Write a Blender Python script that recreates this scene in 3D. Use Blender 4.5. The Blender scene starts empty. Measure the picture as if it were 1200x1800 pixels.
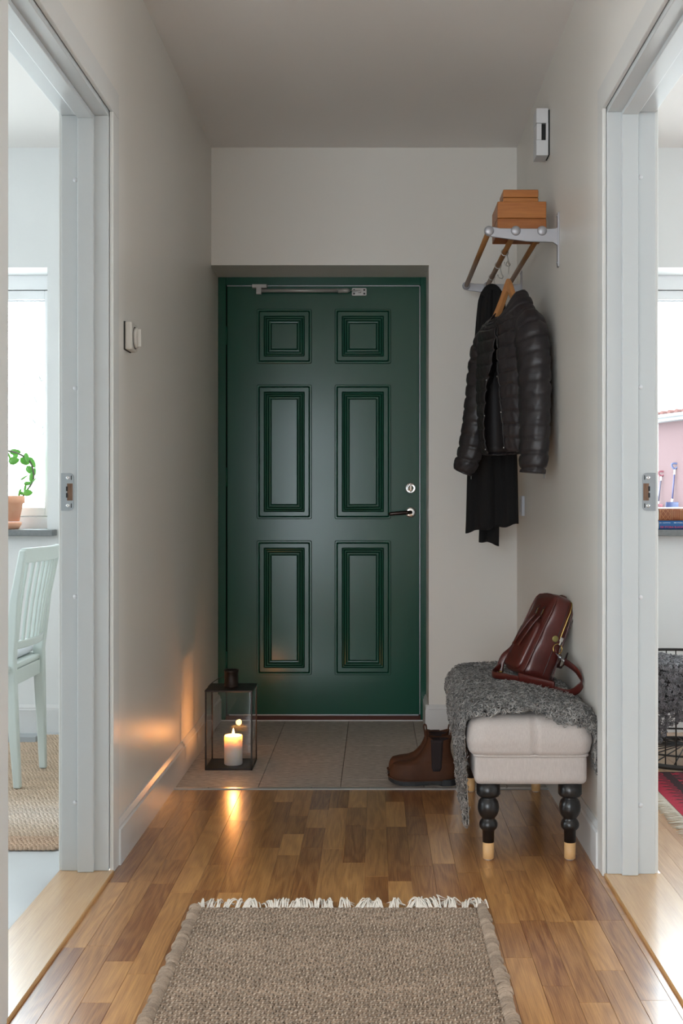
import bpy, math, random
import numpy as np
from mathutils import Vector, Matrix, Euler

# ------------------------------------------------------------------ camera, sky, exposure
SC = bpy.context.scene
CAMH = 1.0275          # eye height in metres
F = 2000.0             # focal length in pixels of the 1200 x 1800 frame
cd = bpy.data.cameras.new('camera')
cam = bpy.data.objects.new('camera', cd)
SC.collection.objects.link(cam)
cam.location = (0, 0, CAMH)
cam.rotation_euler = (math.pi / 2, 0, 0)
cd.sensor_fit = 'VERTICAL'
cd.sensor_height = 36.0
cd.sensor_width = 24.0
cd.lens = 36.0 * F / 1800.0
cd.shift_x = -60.0 / 1800.0
cd.shift_y = -16.0 / 1800.0
cd.clip_start = 0.05
cd.clip_end = 500
SC.camera = cam

W = bpy.data.worlds.new('overcast_sky')
SC.world = W
W.use_nodes = True
wn = W.node_tree
wn.nodes.clear()
wo = wn.nodes.new('ShaderNodeOutputWorld')
wb = wn.nodes.new('ShaderNodeBackground')
wb.inputs['Color'].default_value = (0.83, 0.925, 1.0, 1)
wb.inputs['Strength'].default_value = 1.6
wn.links.new(wb.outputs[0], wo.inputs['Surface'])

SC.view_settings.view_transform = 'Standard'
SC.view_settings.look = 'None'
SC.view_settings.gamma = 1.0
SC.view_settings.use_curve_mapping = False
SC.view_settings.exposure = 2.93


def portal(name, loc, rot, sx, sy):
    """A window opening marked for the renderer's sky sampling; it gives off no light itself."""
    l = bpy.data.lights.new(name, 'AREA')
    l.shape = 'RECTANGLE'
    l.size, l.size_y = sx, sy
    l.cycles.is_portal = True
    o = bpy.data.objects.new(name, l)
    o.location = loc
    o.rotation_euler = rot
    SC.collection.objects.link(o)


H90 = math.pi / 2
portal('sky_portal', (-2.11, 5.46, 1.5), (-H90, 0, 0), 1.28, 1.2)
portal('sky_portal', (2.02, 5.46, 1.5), (-H90, 0, 0), 1.5, 1.2)
portal('sky_portal', (-4.36, 2.9, 1.45), (0, -H90, 0), 1.4, 1.25)
portal('sky_portal', (4.36, 2.9, 1.45), (0, H90, 0), 1.4, 1.25)
portal('sky_portal', (-1.08, -2.26, 1.15), (H90, 0, 0), 1.4, 2.05)
portal('sky_portal', (-2.76, -1.4, 1.5), (0, -H90, 0), 1.5, 1.0)
portal('sky_portal', (2.76, -1.4, 1.5), (0, H90, 0), 1.5, 1.0)

# ------------------------------------------------------------------ helpers
rnd = random.Random(7)
rng = np.random.default_rng(7)
PI = math.pi
sin, cos = math.sin, math.cos


def X(u, y):
    return (u - 660.0) * y / F


def Z(v, y):
    return CAMH + (884.0 - v) * y / F


class MB:
    """Collects shapes and links them as one mesh object."""

    def __init__(s):
        s.v, s.f, s.sm, s.c, s.n = [], [], [], [], 0

    def add(s, v, f, smooth=False, col=None):
        v = np.asarray(v, dtype=np.float64).reshape(-1, 3)
        groups = {}
        if isinstance(f, np.ndarray):
            groups[f.shape[1]] = f
        else:
            for q in f:
                groups.setdefault(len(q), []).append(q)
        for k, g in groups.items():
            s.f.append((np.asarray(g, dtype=np.int64) + s.n))
            s.sm.append(smooth)
        s.v.append(v)
        if col is not None:
            col = np.asarray(col, dtype=np.float64)
            if col.ndim == 1:
                col = np.tile(col, (len(v), 1))
            s.c.append(col)
        else:
            s.c.append(np.ones((len(v), 3)))
        s.n += len(v)
        return s

    def box(s, a, b, smooth=False):
        x0, y0, z0 = a
        x1, y1, z1 = b
        v = [(x0, y0, z0), (x1, y0, z0), (x1, y1, z0), (x0, y1, z0), (x0, y0, z1), (x1, y0, z1), (x1, y1, z1), (x0, y1, z1)]
        f = [(0, 3, 2, 1), (4, 5, 6, 7), (0, 1, 5, 4), (1, 2, 6, 5), (2, 3, 7, 6), (3, 0, 4, 7)]
        return s.add(v, f, smooth)

    def prism(s, poly, axis, d0, d1, smooth=False):
        """poly: list of 2D points; axis 0/1/2 is the extrusion axis, the others keep their order."""
        n = len(poly)
        vs = []
        for d in (d0, d1):
            for p in poly:
                q = list(p)
                q.insert(axis, d)
                vs.append(q)
        f = [tuple(range(n)), tuple(range(2 * n - 1, n - 1, -1))]
        for i in range(n):
            j = (i + 1) % n
            f.append((i, i + n, j + n, j))
        return s.add(vs, f, smooth)

    def loft(s, rings, closed=True, cap0=True, cap1=True, smooth=True):
        rings = np.asarray(rings, dtype=np.float64)
        m, n = rings.shape[:2]
        idx = np.arange(m * n).reshape(m, n)
        if closed:
            a, b = idx[:-1], idx[1:]
            q = np.stack([a, np.roll(a, -1, 1), np.roll(b, -1, 1), b], -1).reshape(-1, 4)
        else:
            q = np.stack([idx[:-1, :-1], idx[:-1, 1:], idx[1:, 1:], idx[1:, :-1]], -1).reshape(-1, 4)
        s.add(rings.reshape(-1, 3), q, smooth)
        base = s.n - m * n
        if closed and cap0:
            s.f.append(np.asarray([idx[0][::-1] + base]))
            s.sm.append(False)
        if closed and cap1:
            s.f.append(np.asarray([idx[-1] + base]))
            s.sm.append(False)
        return s

    def tube(s, path, r, n=8, cap=True, closed=False, flat=1.0, up=None, smooth=True):
        P = np.asarray(path, dtype=np.float64)
        m = len(P)
        r = np.full(m, r) if np.isscalar(r) else np.asarray(r)
        if closed:
            T = np.roll(P, -1, 0) - np.roll(P, 1, 0)
        else:
            T = np.gradient(P, axis=0)
        T /= np.maximum(np.linalg.norm(T, axis=1), 1e-9)[:, None]
        ref = np.array(up if up is not None else ((0, 0, 1) if abs(T[0][2]) < .9 else (1, 0, 0)), dtype=float)
        rings = []
        N = ref - T[0] * ref.dot(T[0])
        N /= np.linalg.norm(N)
        for i in range(m):
            if up is not None:
                N = ref - T[i] * ref.dot(T[i])
            else:
                N = N - T[i] * N.dot(T[i])
            N = N / max(np.linalg.norm(N), 1e-9)
            B = np.cross(T[i], N)
            a = np.arange(n) * 2 * PI / n
            rings.append(P[i] + r[i] * (np.cos(a)[:, None] * N + flat * np.sin(a)[:, None] * B))
        if closed:
            rings.append(rings[0])
        return s.loft(rings, True, cap and not closed, cap and not closed, smooth)

    def lathe(s, prof, c=(0, 0, 0), n=24, axis=2, smooth=True):
        rings = []
        for r, h in prof:
            a = np.arange(n) * 2 * PI / n
            p = np.zeros((n, 3))
            o = [k for k in range(3) if k != axis]
            p[:, o[0]] = r * np.cos(a)
            p[:, o[1]] = r * np.sin(a)
            p[:, axis] = h
            rings.append(p + np.asarray(c))
        return s.loft(rings, True, True, True, smooth)

    def sphere(s, c, r, n=12, m=8, smooth=True):
        r = np.asarray(r if not np.isscalar(r) else (r, r, r), dtype=float)
        rings = []
        for i in range(m + 1):
            t = PI * i / m
            a = np.arange(n) * 2 * PI / n
            k = max(sin(t), 1e-3)
            rings.append(np.stack([k * np.cos(a), k * np.sin(a), np.full(n, -cos(t))], 1) * r + np.asarray(c))
        return s.loft(rings, True, True, True, smooth)

    def stamp(s, bv, bf, pos, mats, col=None, smooth=True):
        """Many copies of a small shape: bv base vertices, mats N x 3 x 3, pos N x 3."""
        bv, bf = np.asarray(bv, float), np.asarray(bf, np.int64)
        N, k = len(pos), len(bv)
        v = np.einsum('nij,kj->nki', mats, bv) + np.asarray(pos)[:, None, :]
        f = (bf[None] + (np.arange(N) * k)[:, None, None]).reshape(-1, bf.shape[1])
        c = None if col is None else np.repeat(np.asarray(col), k, axis=0)
        return s.add(v.reshape(-1, 3), f, smooth, c)

    def xf(s, m):
        m = np.array(m)
        s.v = [v @ m[:3, :3].T + m[:3, 3] for v in s.v]
        return s

    def mesh(s, name, off=(0, 0, 0), tint=False):
        me = bpy.data.meshes.new(name)
        V = np.concatenate(s.v) - np.asarray(off)
        me.vertices.add(len(V))
        me.vertices.foreach_set('co', V.astype(np.float32).ravel())
        loops = np.concatenate([f.ravel() for f in s.f])
        tot = np.concatenate([np.full(len(f), f.shape[1]) for f in s.f])
        sm = np.concatenate([np.full(len(f), b) for f, b in zip(s.f, s.sm)])
        me.loops.add(len(loops))
        me.loops.foreach_set('vertex_index', loops.astype(np.int32))
        me.polygons.add(len(tot))
        st = np.concatenate([[0], np.cumsum(tot)[:-1]])
        me.polygons.foreach_set('loop_start', st.astype(np.int32))
        me.polygons.foreach_set('loop_total', tot.astype(np.int32))
        me.polygons.foreach_set('use_smooth', sm.astype(bool))
        if tint:
            at = me.color_attributes.new('tint', 'FLOAT_COLOR', 'POINT')
            C = np.concatenate(s.c)
            at.data.foreach_set('color', np.concatenate([C, np.ones((len(C), 1))], 1).astype(np.float32).ravel())
        me.update(calc_edges=True)
        me.validate()
        return me

    def build(s, name, m, parent=None, bevel=0.0, seg=2, tint=False, subsurf=0, local=False, solid=0.0):
        off = (0, 0, 0)
        if parent is not None and not local:
            off = worldloc(parent)
        me = s.mesh(name, off, tint)
        me.materials.append(m)
        o = bpy.data.objects.new(name, me)
        SC.collection.objects.link(o)
        if parent is not None:
            o.parent = parent
        if subsurf:
            k = o.modifiers.new('subsurf', 'SUBSURF')
            k.levels = k.render_levels = subsurf
        if solid:
            k = o.modifiers.new('solid', 'SOLIDIFY')
            k.thickness = solid
            k.offset = 0
        if bevel:
            k = o.modifiers.new('bevel', 'BEVEL')
            k.width, k.segments, k.limit_method, k.angle_limit = bevel, seg, 'ANGLE', 0.7
            k.harden_normals = False
        return o


def worldloc(o):
    v = Vector(o.location)
    p = o.parent
    while p is not None:
        v = v + Vector(p.location)
        p = p.parent
    return tuple(v)


def tag(o, label=None, cat=None, group=None, kind=None):
    if label:
        o['label'] = label
    if cat:
        o['category'] = cat
    if group:
        o['group'] = group
    if kind:
        o['kind'] = kind
    return o


def thing(name, label, cat, loc=(0, 0, 0), rot=(0, 0, 0), group=None, kind=None):
    o = bpy.data.objects.new(name, None)
    o.empty_display_size = .05
    o.location = loc
    o.rotation_euler = rot
    SC.collection.objects.link(o)
    return tag(o, label, cat, group, kind)


def struct(name, mb, m, label, cat, **k):
    return tag(mb.build(name, m, **k), label, cat, kind='structure')


def smoothstep(a, b, x):
    t = np.clip((x - a) / (b - a), 0, 1)
    return t * t * (3 - 2 * t)


def spline(pts, n):
    """Catmull-Rom through pts, n samples."""
    P = np.asarray(pts, float)
    P = np.vstack([2 * P[0] - P[1], P, 2 * P[-1] - P[-2]])
    t = np.linspace(0, len(P) - 3 - 1e-6, n)
    i = t.astype(int)
    u = (t - i)[:, None]
    a, b, c, d = P[i], P[i + 1], P[i + 2], P[i + 3]
    return .5 * ((2 * b) + (c - a) * u + (2 * a - 5 * b + 4 * c - d) * u ** 2 + (3 * b - a - 3 * c + d) * u ** 3)


# ------------------------------------------------------------------ materials
def srgb(r, g, b):
    f = lambda c: (c / 255 / 12.92) if c / 255 <= .04045 else ((c / 255 + .055) / 1.055) ** 2.4
    return (f(r), f(g), f(b))


def mat(name, col, rough=.5, metal=0.0, spec=.5, col2=None, nscale=(8, 8, 8), nmix=1.0, detail=4, bump=0.0, bscale=None,
        bdist=.002, tint=False, sheen=0.0, coat=0.0, coatr=.1, rvar=0.0, sss=0.0, sssr=(1, .4, .2), emit=None, estr=0.0, coord='Object'):
    m = bpy.data.materials.new(name)
    m.use_nodes = True
    nt = m.node_tree
    p = nt.nodes['Principled BSDF']
    L = nt.links.new
    p.inputs['Base Color'].default_value = (*col, 1)
    p.inputs['Roughness'].default_value = rough
    p.inputs['Metallic'].default_value = metal
    p.inputs['Specular IOR Level'].default_value = spec
    p.inputs['Coat Weight'].default_value = coat
    p.inputs['Coat Roughness'].default_value = coatr
    p.inputs['Sheen Weight'].default_value = sheen
    if sss:
        p.inputs['Subsurface Weight'].default_value = sss
        p.inputs['Subsurface Radius'].default_value = sssr
        p.inputs['Subsurface Scale'].default_value = .03
    if emit:
        p.inputs['Emission Color'].default_value = (*emit, 1)
        p.inputs['Emission Strength'].default_value = estr
    tc = nt.nodes.new('ShaderNodeTexCoord')
    mp = nt.nodes.new('ShaderNodeMapping')
    L(tc.outputs[coord], mp.inputs['Vector'])
    mp.inputs['Scale'].default_value = nscale
    out = None
    if col2 is not None or rvar:
        nz = nt.nodes.new('ShaderNodeTexNoise')
        nz.inputs['Scale'].default_value = 1
        nz.inputs['Detail'].default_value = detail
        L(mp.outputs[0], nz.inputs['Vector'])
        cr = nt.nodes.new('ShaderNodeValToRGB')
        cr.color_ramp.elements[0].position = .5 - .3 / max(nmix, .01)
        cr.color_ramp.elements[1].position = .5 + .3 / max(nmix, .01)
        cr.color_ramp.elements[0].color = (*col, 1)
        cr.color_ramp.elements[1].color = (*(col2 or col), 1)
        L(nz.outputs[0], cr.inputs[0])
        out = cr.outputs[0]
        if rvar:
            mr = nt.nodes.new('ShaderNodeMapRange')
            mr.inputs['To Min'].default_value = rough - rvar
            mr.inputs['To Max'].default_value = rough + rvar
            L(nz.outputs[0], mr.inputs[0])
            L(mr.outputs[0], p.inputs['Roughness'])
    if tint:
        at = nt.nodes.new('ShaderNodeAttribute')
        at.attribute_name = 'tint'
        mx = nt.nodes.new('ShaderNodeMix')
        mx.data_type = 'RGBA'
        mx.blend_type = 'MULTIPLY'
        mx.inputs[0].default_value = 1
        if out is not None:
            L(out, mx.inputs[6])
        else:
            mx.inputs[6].default_value = (*col, 1)
        L(at.outputs['Color'], mx.inputs[7])
        out = mx.outputs[2]
    if out is not None:
        L(out, p.inputs['Base Color'])
    if bump:
        nb = nt.nodes.new('ShaderNodeTexNoise')
        nb.inputs['Scale'].default_value = 1
        nb.inputs['Detail'].default_value = 3
        m2 = nt.nodes.new('ShaderNodeMapping')
        m2.inputs['Scale'].default_value = bscale or nscale
        L(tc.outputs[coord], m2.inputs['Vector'])
        L(m2.outputs[0], nb.inputs['Vector'])
        bp = nt.nodes.new('ShaderNodeBump')
        bp.inputs['Strength'].default_value = bump
        bp.inputs['Distance'].default_value = bdist
        L(nb.outputs[0], bp.inputs['Height'])
        L(bp.outputs[0], p.inputs['Normal'])
    return m


def wood(name, dark, light, axis=1, rough=.35, ring=9.0, per=True, coat=0.0, hue=.25, grain=1.0, ramp=.11):
    """Plank wood: stretched grain and cathedral rings along one axis, each object its own shade and offset."""
    m = bpy.data.materials.new(name)
    m.use_nodes = True
    nt = m.node_tree
    L = nt.links.new
    N = nt.nodes.new
    p = nt.nodes['Principled BSDF']
    p.inputs['Roughness'].default_value = rough
    p.inputs['Coat Weight'].default_value = coat
    p.inputs['Coat Roughness'].default_value = .22
    tc = N('ShaderNodeTexCoord')
    oi = N('ShaderNodeObjectInfo')
    sc = N('ShaderNodeVectorMath')
    sc.operation = 'SCALE'
    sc.inputs[0].default_value = (31.7, 53.1, 17.3)
    L(oi.outputs['Random'], sc.inputs['Scale'])
    ad = N('ShaderNodeVectorMath')
    ad.operation = 'ADD'
    L(tc.outputs['Object'], ad.inputs[0])
    if per:
        L(sc.outputs[0], ad.inputs[1])
    def noise(scl, det, rgh=.6):
        mp = N('ShaderNodeMapping')
        mp.inputs['Scale'].default_value = scl
        L(ad.outputs[0], mp.inputs['Vector'])
        nz = N('ShaderNodeTexNoise')
        nz.inputs['Scale'].default_value = 1
        nz.inputs['Detail'].default_value = det
        nz.inputs['Roughness'].default_value = rgh
        L(mp.outputs[0], nz.inputs['Vector'])
        return nz.outputs[0]
    def sc3(a, b):
        v = [a, a, a]
        v[axis] = b
        return v
    big = noise(sc3(14, 1.6), 1.5)
    fine = noise(sc3(420 * grain, 9), 4, .7)
    mul = N('ShaderNodeMath')
    mul.operation = 'MULTIPLY'
    mul.inputs[1].default_value = ring * 6.283
    L(big, mul.inputs[0])
    sn = N('ShaderNodeMath')
    sn.operation = 'SINE'
    L(mul.outputs[0], sn.inputs[0])
    ma = N('ShaderNodeMath')
    ma.operation = 'MULTIPLY_ADD'
    ma.inputs[1].default_value = ramp
    L(sn.outputs[0], ma.inputs[0])
    L(fine, ma.inputs[2])
    if per:
        m2 = N('ShaderNodeMath')
        m2.operation = 'MULTIPLY_ADD'
        m2.inputs[1].default_value = .5
        L(oi.outputs['Random'], m2.inputs[0])
        L(ma.outputs[0], m2.inputs[2])
        sb = N('ShaderNodeMath')
        sb.operation = 'SUBTRACT'
        sb.inputs[1].default_value = .25
        L(m2.outputs[0], sb.inputs[0])
        fac = sb.outputs[0]
    else:
        fac = ma.outputs[0]
    cr = N('ShaderNodeValToRGB')
    cr.color_ramp.elements[0].position = .15
    cr.color_ramp.elements[1].position = .9
    cr.color_ramp.elements[0].color = (*dark, 1)
    cr.color_ramp.elements[1].color = (*light, 1)
    L(fac, cr.inputs[0])
    L(cr.outputs[0], p.inputs['Base Color'])
    bp = N('ShaderNodeBump')
    bp.inputs['Strength'].default_value = .12
    bp.inputs['Distance'].default_value = .001
    L(fine, bp.inputs['Height'])
    L(bp.outputs[0], p.inputs['Normal'])
    return m


def glass(name, tintc=(.97, .98, .97), ior=1.45, boost=0.0):
    """Thin pane: clear with a Fresnel reflection."""
    m = bpy.data.materials.new(name)
    m.use_nodes = True
    nt = m.node_tree
    nt.nodes.clear()
    o = nt.nodes.new('ShaderNodeOutputMaterial')
    t = nt.nodes.new('ShaderNodeBsdfTransparent')
    t.inputs[0].default_value = (*tintc, 1)
    g = nt.nodes.new('ShaderNodeBsdfGlossy')
    g.inputs['Roughness'].default_value = .01
    fr = nt.nodes.new('ShaderNodeFresnel')
    fr.inputs[0].default_value = ior
    mx = nt.nodes.new('ShaderNodeMixShader')
    ge = nt.nodes.new('ShaderNodeNewGeometry')
    iv = nt.nodes.new('ShaderNodeMath')
    iv.operation = 'SUBTRACT'
    iv.inputs[0].default_value = 1
    nt.links.new(ge.outputs['Backfacing'], iv.inputs[1])
    ml = nt.nodes.new('ShaderNodeMath')
    ml.operation = 'MULTIPLY'
    nt.links.new(fr.outputs[0], ml.inputs[0])
    nt.links.new(iv.outputs[0], ml.inputs[1])
    nt.links.new(ml.outputs[0], mx.inputs[0])
    nt.links.new(t.outputs[0], mx.inputs[1])
    nt.links.new(g.outputs[0], mx.inputs[2])
    nt.links.new(mx.outputs[0], o.inputs[0])
    return m


M = {}
M['wall'] = mat('wall_paint', (.79, .757, .702), .40, spec=.4, bump=.04, bscale=(60, 60, 60))
M['ceil'] = mat('ceiling_paint', (.86, .83, .80), .9, bump=.03, bscale=(80, 80, 80))
M['roomwall'] = mat('room_wall_paint', (.76, .77, .76), .6, bump=.03, bscale=(60, 60, 60))
M['trim'] = mat('white_trim_paint', (.58, .60, .60), .32)
M['casing'] = mat('white_casing_paint', (.70, .69, .66), .35)
M['base'] = mat('white_baseboard_paint', (.70, .70, .69), .32)
M['winwhite'] = mat('window_white_lacquer', (.82, .82, .82), .3)
M['door'] = mat('dark_green_door_lacquer', srgb(26, 78, 61), .21, spec=.32, rvar=.02, nscale=(3, 3, 3), bump=.02, bscale=(40, 40, 40))
M['steel'] = mat('brushed_steel', (.42, .44, .46), .35, metal=.9)
M['alu'] = mat('cast_aluminium', (.44, .44, .47), .45, metal=.6, bump=.05, bscale=(300, 300, 300))
M['hookmetal'] = mat('bright_hook_steel', (.62, .60, .56), .3, metal=.8)
M['strip'] = mat('pale_aluminium_strip', (.72, .72, .72), .3, metal=.8)
M['chrome'] = mat('polished_chrome', (.8, .8, .8), .08, metal=1)
M['darkchrome'] = mat('dark_brown_handle', srgb(52, 40, 36), .2, metal=.6)
M['closer'] = mat('silver_grey_lacquer', (.40, .385, .365), .4, metal=.3)
M['brass'] = mat('brass', srgb(190, 158, 96), .25, metal=1)
M['gap'] = mat('dark_gap', (.02, .02, .02), .8)
M['concrete'] = mat('grey_concrete', (.56, .58, .59), .3, col2=(.63, .65, .66), nscale=(4, 4, 4), rvar=.08)
M['tile'] = mat('grey_stone_tile', srgb(150, 141, 133), .55, col2=srgb(200, 191, 182), nscale=(34, 90, 30), nmix=1.5, detail=8, bump=.5, bscale=(45, 120, 45), bdist=.003)
M['grout'] = mat('grout', srgb(105, 98, 92), .9)
M['stone'] = mat('grey_stone_sill', srgb(112, 116, 118), .45, col2=srgb(128, 130, 130), nscale=(90, 90, 90))
M['oak'] = wood('oak_stave', srgb(126, 70, 28), srgb(216, 160, 96), 1, .30, coat=1, ramp=.085)
M['oakglare'] = wood('oak_stave_glare_paled', srgb(170, 126, 88), srgb(224, 186, 146), 1, .28, coat=.8, ramp=.06)  # same oak, paled so the colour carries the floor glare
M['oakjoined'] = wood('oak_far_floor', srgb(140, 92, 50), srgb(196, 148, 94), 1, .3, per=False)
M['oakthr'] = wood('oak_threshold', srgb(170, 122, 74), srgb(216, 172, 118), 1, .30, ring=3, coat=1, ramp=.08)
M['subfloor'] = mat('oak_joint_dark', srgb(96, 62, 36), .7)
M['rodwood'] = wood('oak_rod', srgb(120, 78, 42), srgb(168, 120, 72), 1, .45, ring=2, per=False)
M['boxwood'] = wood('box_oak', srgb(150, 84, 34), srgb(190, 122, 60), 0, .4, ring=2, grain=.35)
M['hangwood'] = wood('hanger_beech', srgb(184, 122, 70), srgb(206, 150, 96), 0, .4, ring=2, per=False)
M['tipwood'] = mat('pale_turned_wood', srgb(222, 178, 124), .4, col2=srgb(206, 158, 104), nscale=(60, 60, 6))
M['blacklac'] = mat('black_lacquer', (.012, .011, .011), .28)
M['glass'] = glass('window_glass')
M['lglass'] = glass('lantern_glass', (.985, .98, .97), 1.45)
M['sillred'] = mat('red_brown_threshold', srgb(84, 48, 40), .5)
M['plastic'] = mat('white_plastic', (.66, .66, .67), .4)
M['switchw'] = mat('white_switch_plastic', (.72, .76, .82), .3)
M['terra'] = mat('terracotta', srgb(247, 176, 140), .8, col2=srgb(250, 194, 162), nscale=(25, 25, 25))
M['leaf'] = mat('leaf_green', srgb(118, 190, 66), .35, col2=srgb(84, 156, 74), nscale=(20, 20, 20))
M['stem'] = mat('stem_brown', srgb(90, 92, 70), .6)
M['mint'] = mat('pale_mint_paint', (.62, .69, .66), .35)
M['cush'] = mat('white_cotton', (.80, .82, .86), .9, bump=.3, bscale=(250, 250, 250))
M['black_metal'] = mat('black_wire', (.03, .028, .027), .45, metal=.3)
M['bronze'] = mat('dark_bronze_metal', srgb(48, 38, 33), .42, metal=.6)
M['wax'] = mat('white_wax', (.86, .82, .76), .5, sss=1.0, sssr=(1, .75, .5))
M['wick'] = mat('wick', (.02, .015, .01), .9)

# ------------------------------------------------------------------ room dimensions
XL, XR = -.738, .634           # hall side faces of the two hall walls
XLO, XRO = -.868, .766         # room side faces
YB, YD = 5.11, 5.38            # inner face of the outer wall, front of the door frame
HC = 2.623
LY0, LY1 = 2.264, 3.147        # left opening between the linings
RY0, RY1 = 2.22, 3.12
HEAD = 2.10

ceil = MB().box((-4.6, -3.6, HC), (4.6, 5.6, HC + .2))
struct('ceiling', ceil, M['ceil'], 'flat pale ceiling over the hall', 'ceiling')

w = MB()
for y0, y1 in ((2.1, LY0 - .03), (LY1 + .03, YB)):
    w.box((XLO, y0, 0), (XL, y1, HC))
w.box((XLO, LY0 - .03, HEAD + .03), (XL, LY1 + .03, HC))
struct('wall_left', w, M['wall'], 'pale greige hall wall with the left doorway', 'wall')
w = MB()
for y0, y1 in ((2.1, RY0 - .03), (RY1 + .03, YB)):
    w.box((XR, y0, 0), (XRO, y1, HC))
w.box((XR, RY0 - .03, HEAD + .03), (XRO, RY1 + .03, HC))
struct('wall_right', w, M['wall'], 'pale greige hall wall behind the hat rack and bench', 'wall')

# outer wall: hall part and the two rooms' parts
w = MB()
w.box((.2385, YB, 0), (XR + .05, 5.45, HC))
w.box((-.80, YB, 2.095), (.2385, 5.45, HC))
w.box((-.80, YB, 0), (-.745, 5.45, 2.095))
struct('wall_back', w, M['wall'], 'pale greige wall around the green front door', 'wall')
WZ0, WZ1 = .9086, 2.085
LW = (-2.75, -1.474)
RW = (1.22, 2.75)
for nm, (x0, x1), (a, b), lab in (('wall_back', LW, (-4.4, -.80), 'white window wall of the left room'),
                                  ('wall_back', RW, (XR + .05, 4.4), 'white window wall of the right room')):
    w = MB()
    w.box((a, YB, 0), (x0, 5.45, HC))
    w.box((x1, YB, 0), (b, 5.45, HC))
    w.box((x0, YB, 0), (x1, 5.45, WZ0 - .03))
    w.box((x0, YB, WZ1), (x1, 5.45, HC))
    struct(nm, w, M['roomwall'], lab, 'wall')
for sx in (-1, 1):
    w = MB()
    xa, xb = sorted((sx * 4.2, sx * 4.35))
    w.box((xa, 2.0, 0), (xb, 2.3, HC))
    w.box((xa, 3.5, 0), (xb, 5.2, HC))
    w.box((xa, 2.3, 0), (xb, 3.5, .8))  # opening out of view, added to brighten the side room
    w.box((xa, 2.3, 2.15), (xb, 3.5, HC))
    struct('wall_left' if sx < 0 else 'wall_right', w, M['roomwall'], 'outer side wall of the %s room with an unseen window opening added for light' % ('left' if sx < 0 else 'right'), 'wall')
    w = MB()
    xa, xb = sorted((sx * 4.2, XRO if sx > 0 else XLO))
    w.box((xa, 2.0, 0), (xb, 2.1, HC))
    struct('wall_front', w, M['roomwall'], 'white near wall of the %s room' % ('left' if sx < 0 else 'right'), 'wall')
w = MB()
yr0, yr1, zr0, zr1 = -2.25, -2.1, .15, 2.15
w.box((-2.6, yr0, 0), (-1.75, yr1, HC)).box((-.4, yr0, 0), (2.6, yr1, HC)).box((-1.75, yr0, 0), (-.4, yr1, zr0)).box((-1.75, yr0, zr1), (-.4, yr1, HC))
for sx in (-1, 1):  # unseen side openings added to make this space bright and bounce light
    xa, xb = sorted((sx * 2.6, sx * 2.75))
    w.box((xa, yr0, 0), (xb, -1.85, HC)).box((xa, -1.0, 0), (xb, 2.1, HC)).box((xa, -1.85, 0), (xb, -1.0, .75)).box((xa, -1.85, 2.25), (xb, -1.0, HC))
struct('wall_front', w, M['wall'], 'walls of the space behind the viewer with its window and side openings added for light', 'wall')

# ------------------------------------------------------------------ floors
fl = tag(MB().box((-.73, 1.9, -.10), (XR, 4.083, -.012)).build('floor', M['subfloor']), 'oak parquet floor of the hall', 'floor', kind='structure')
LENS = (.21, .30, .38, .45, .52)
SW = .064


def stave_mesh(ln):
    w_, e = SW / 2 - .00015, .0006
    m = MB()
    rings = []
    m.box((-w_, 0, -.012), (w_, ln, -e))
    v = [(-w_, 0, -e), (w_, 0, -e), (w_, ln, -e), (-w_, ln, -e), (-w_ + e, e, 0), (w_ - e, e, 0), (w_ - e, ln - e, 0), (-w_ + e, ln - e, 0)]
    m.add(v, [(4, 5, 6, 7), (0, 1, 5, 4), (1, 2, 6, 5), (2, 3, 7, 6), (3, 0, 4, 7)])
    return m


SM = {}


def stave(x, y, ln, par, m):
    k = (round(ln, 4), m.name)
    if k not in SM:
        SM[k] = stave_mesh(ln).mesh('stave')
        SM[k].materials.append(m)
    o = bpy.data.objects.new('stave', SM[k])
    o.parent = par
    o.location = (x, y, 0)
    SC.collection.objects.link(o)


def lay(par, x0, x1, y0, y1, m, r):
    x = x0
    while x < x1 - .02:
        y = y0 - r.choice((0, .08, .16, .24, .3))
        while y < y1 - .01:
            ln = r.choice(LENS)
            if y + ln > y1 - .05:
                ln = y1 - y
            stave(x + SW / 2, y, ln, par, m)
            y += ln
        x += SW


lay(fl, -.734, XR - .0, 1.9, 4.075, M['oak'], random.Random(11))
jf = MB()
r0 = random.Random(5)
for x0, x1, y0, y1 in ((-2.6, 2.6, -2.1, 1.9), ):
    x = x0
    while x < x1:
        y = y0
        while y < y1:
            ln = min(r0.choice((.6, .8, 1.1)), y1 - y)
            jf.box((x, y, -.02), (min(x + .19, x1) - .0006, y + ln - .0006, 0))
            y += ln
        x += .19
jb = jf.build('stave_field', M['oakjoined'], fl)
jb['kind'] = 'stuff'
fr = tag(MB().box((.788, 2.1, -.10), (4.2, YB, -.012)).build('floor', M['subfloor']), 'oak parquet floor of the right room', 'floor', kind='structure')
lay(fr, .79, 1.49, 2.5, 5.1, M['oakglare'], random.Random(3))
jf = MB()
for x0, x1, y0, y1 in ((1.494, 4.2, 2.1, 5.1), ):
    x = x0
    while x < x1:
        jf.box((x, y0, -.02), (min(x + .19, x1) - .0006, y1, 0))
        x += .19
jb = jf.build('stave_field', M['oakjoined'], fr)
jb['kind'] = 'stuff'
struct('floor', MB().box((-4.2, 2.1, -.1), (-.872, YB, 0)), M['concrete'], 'smooth light grey concrete floor of the left room', 'floor')

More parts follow.
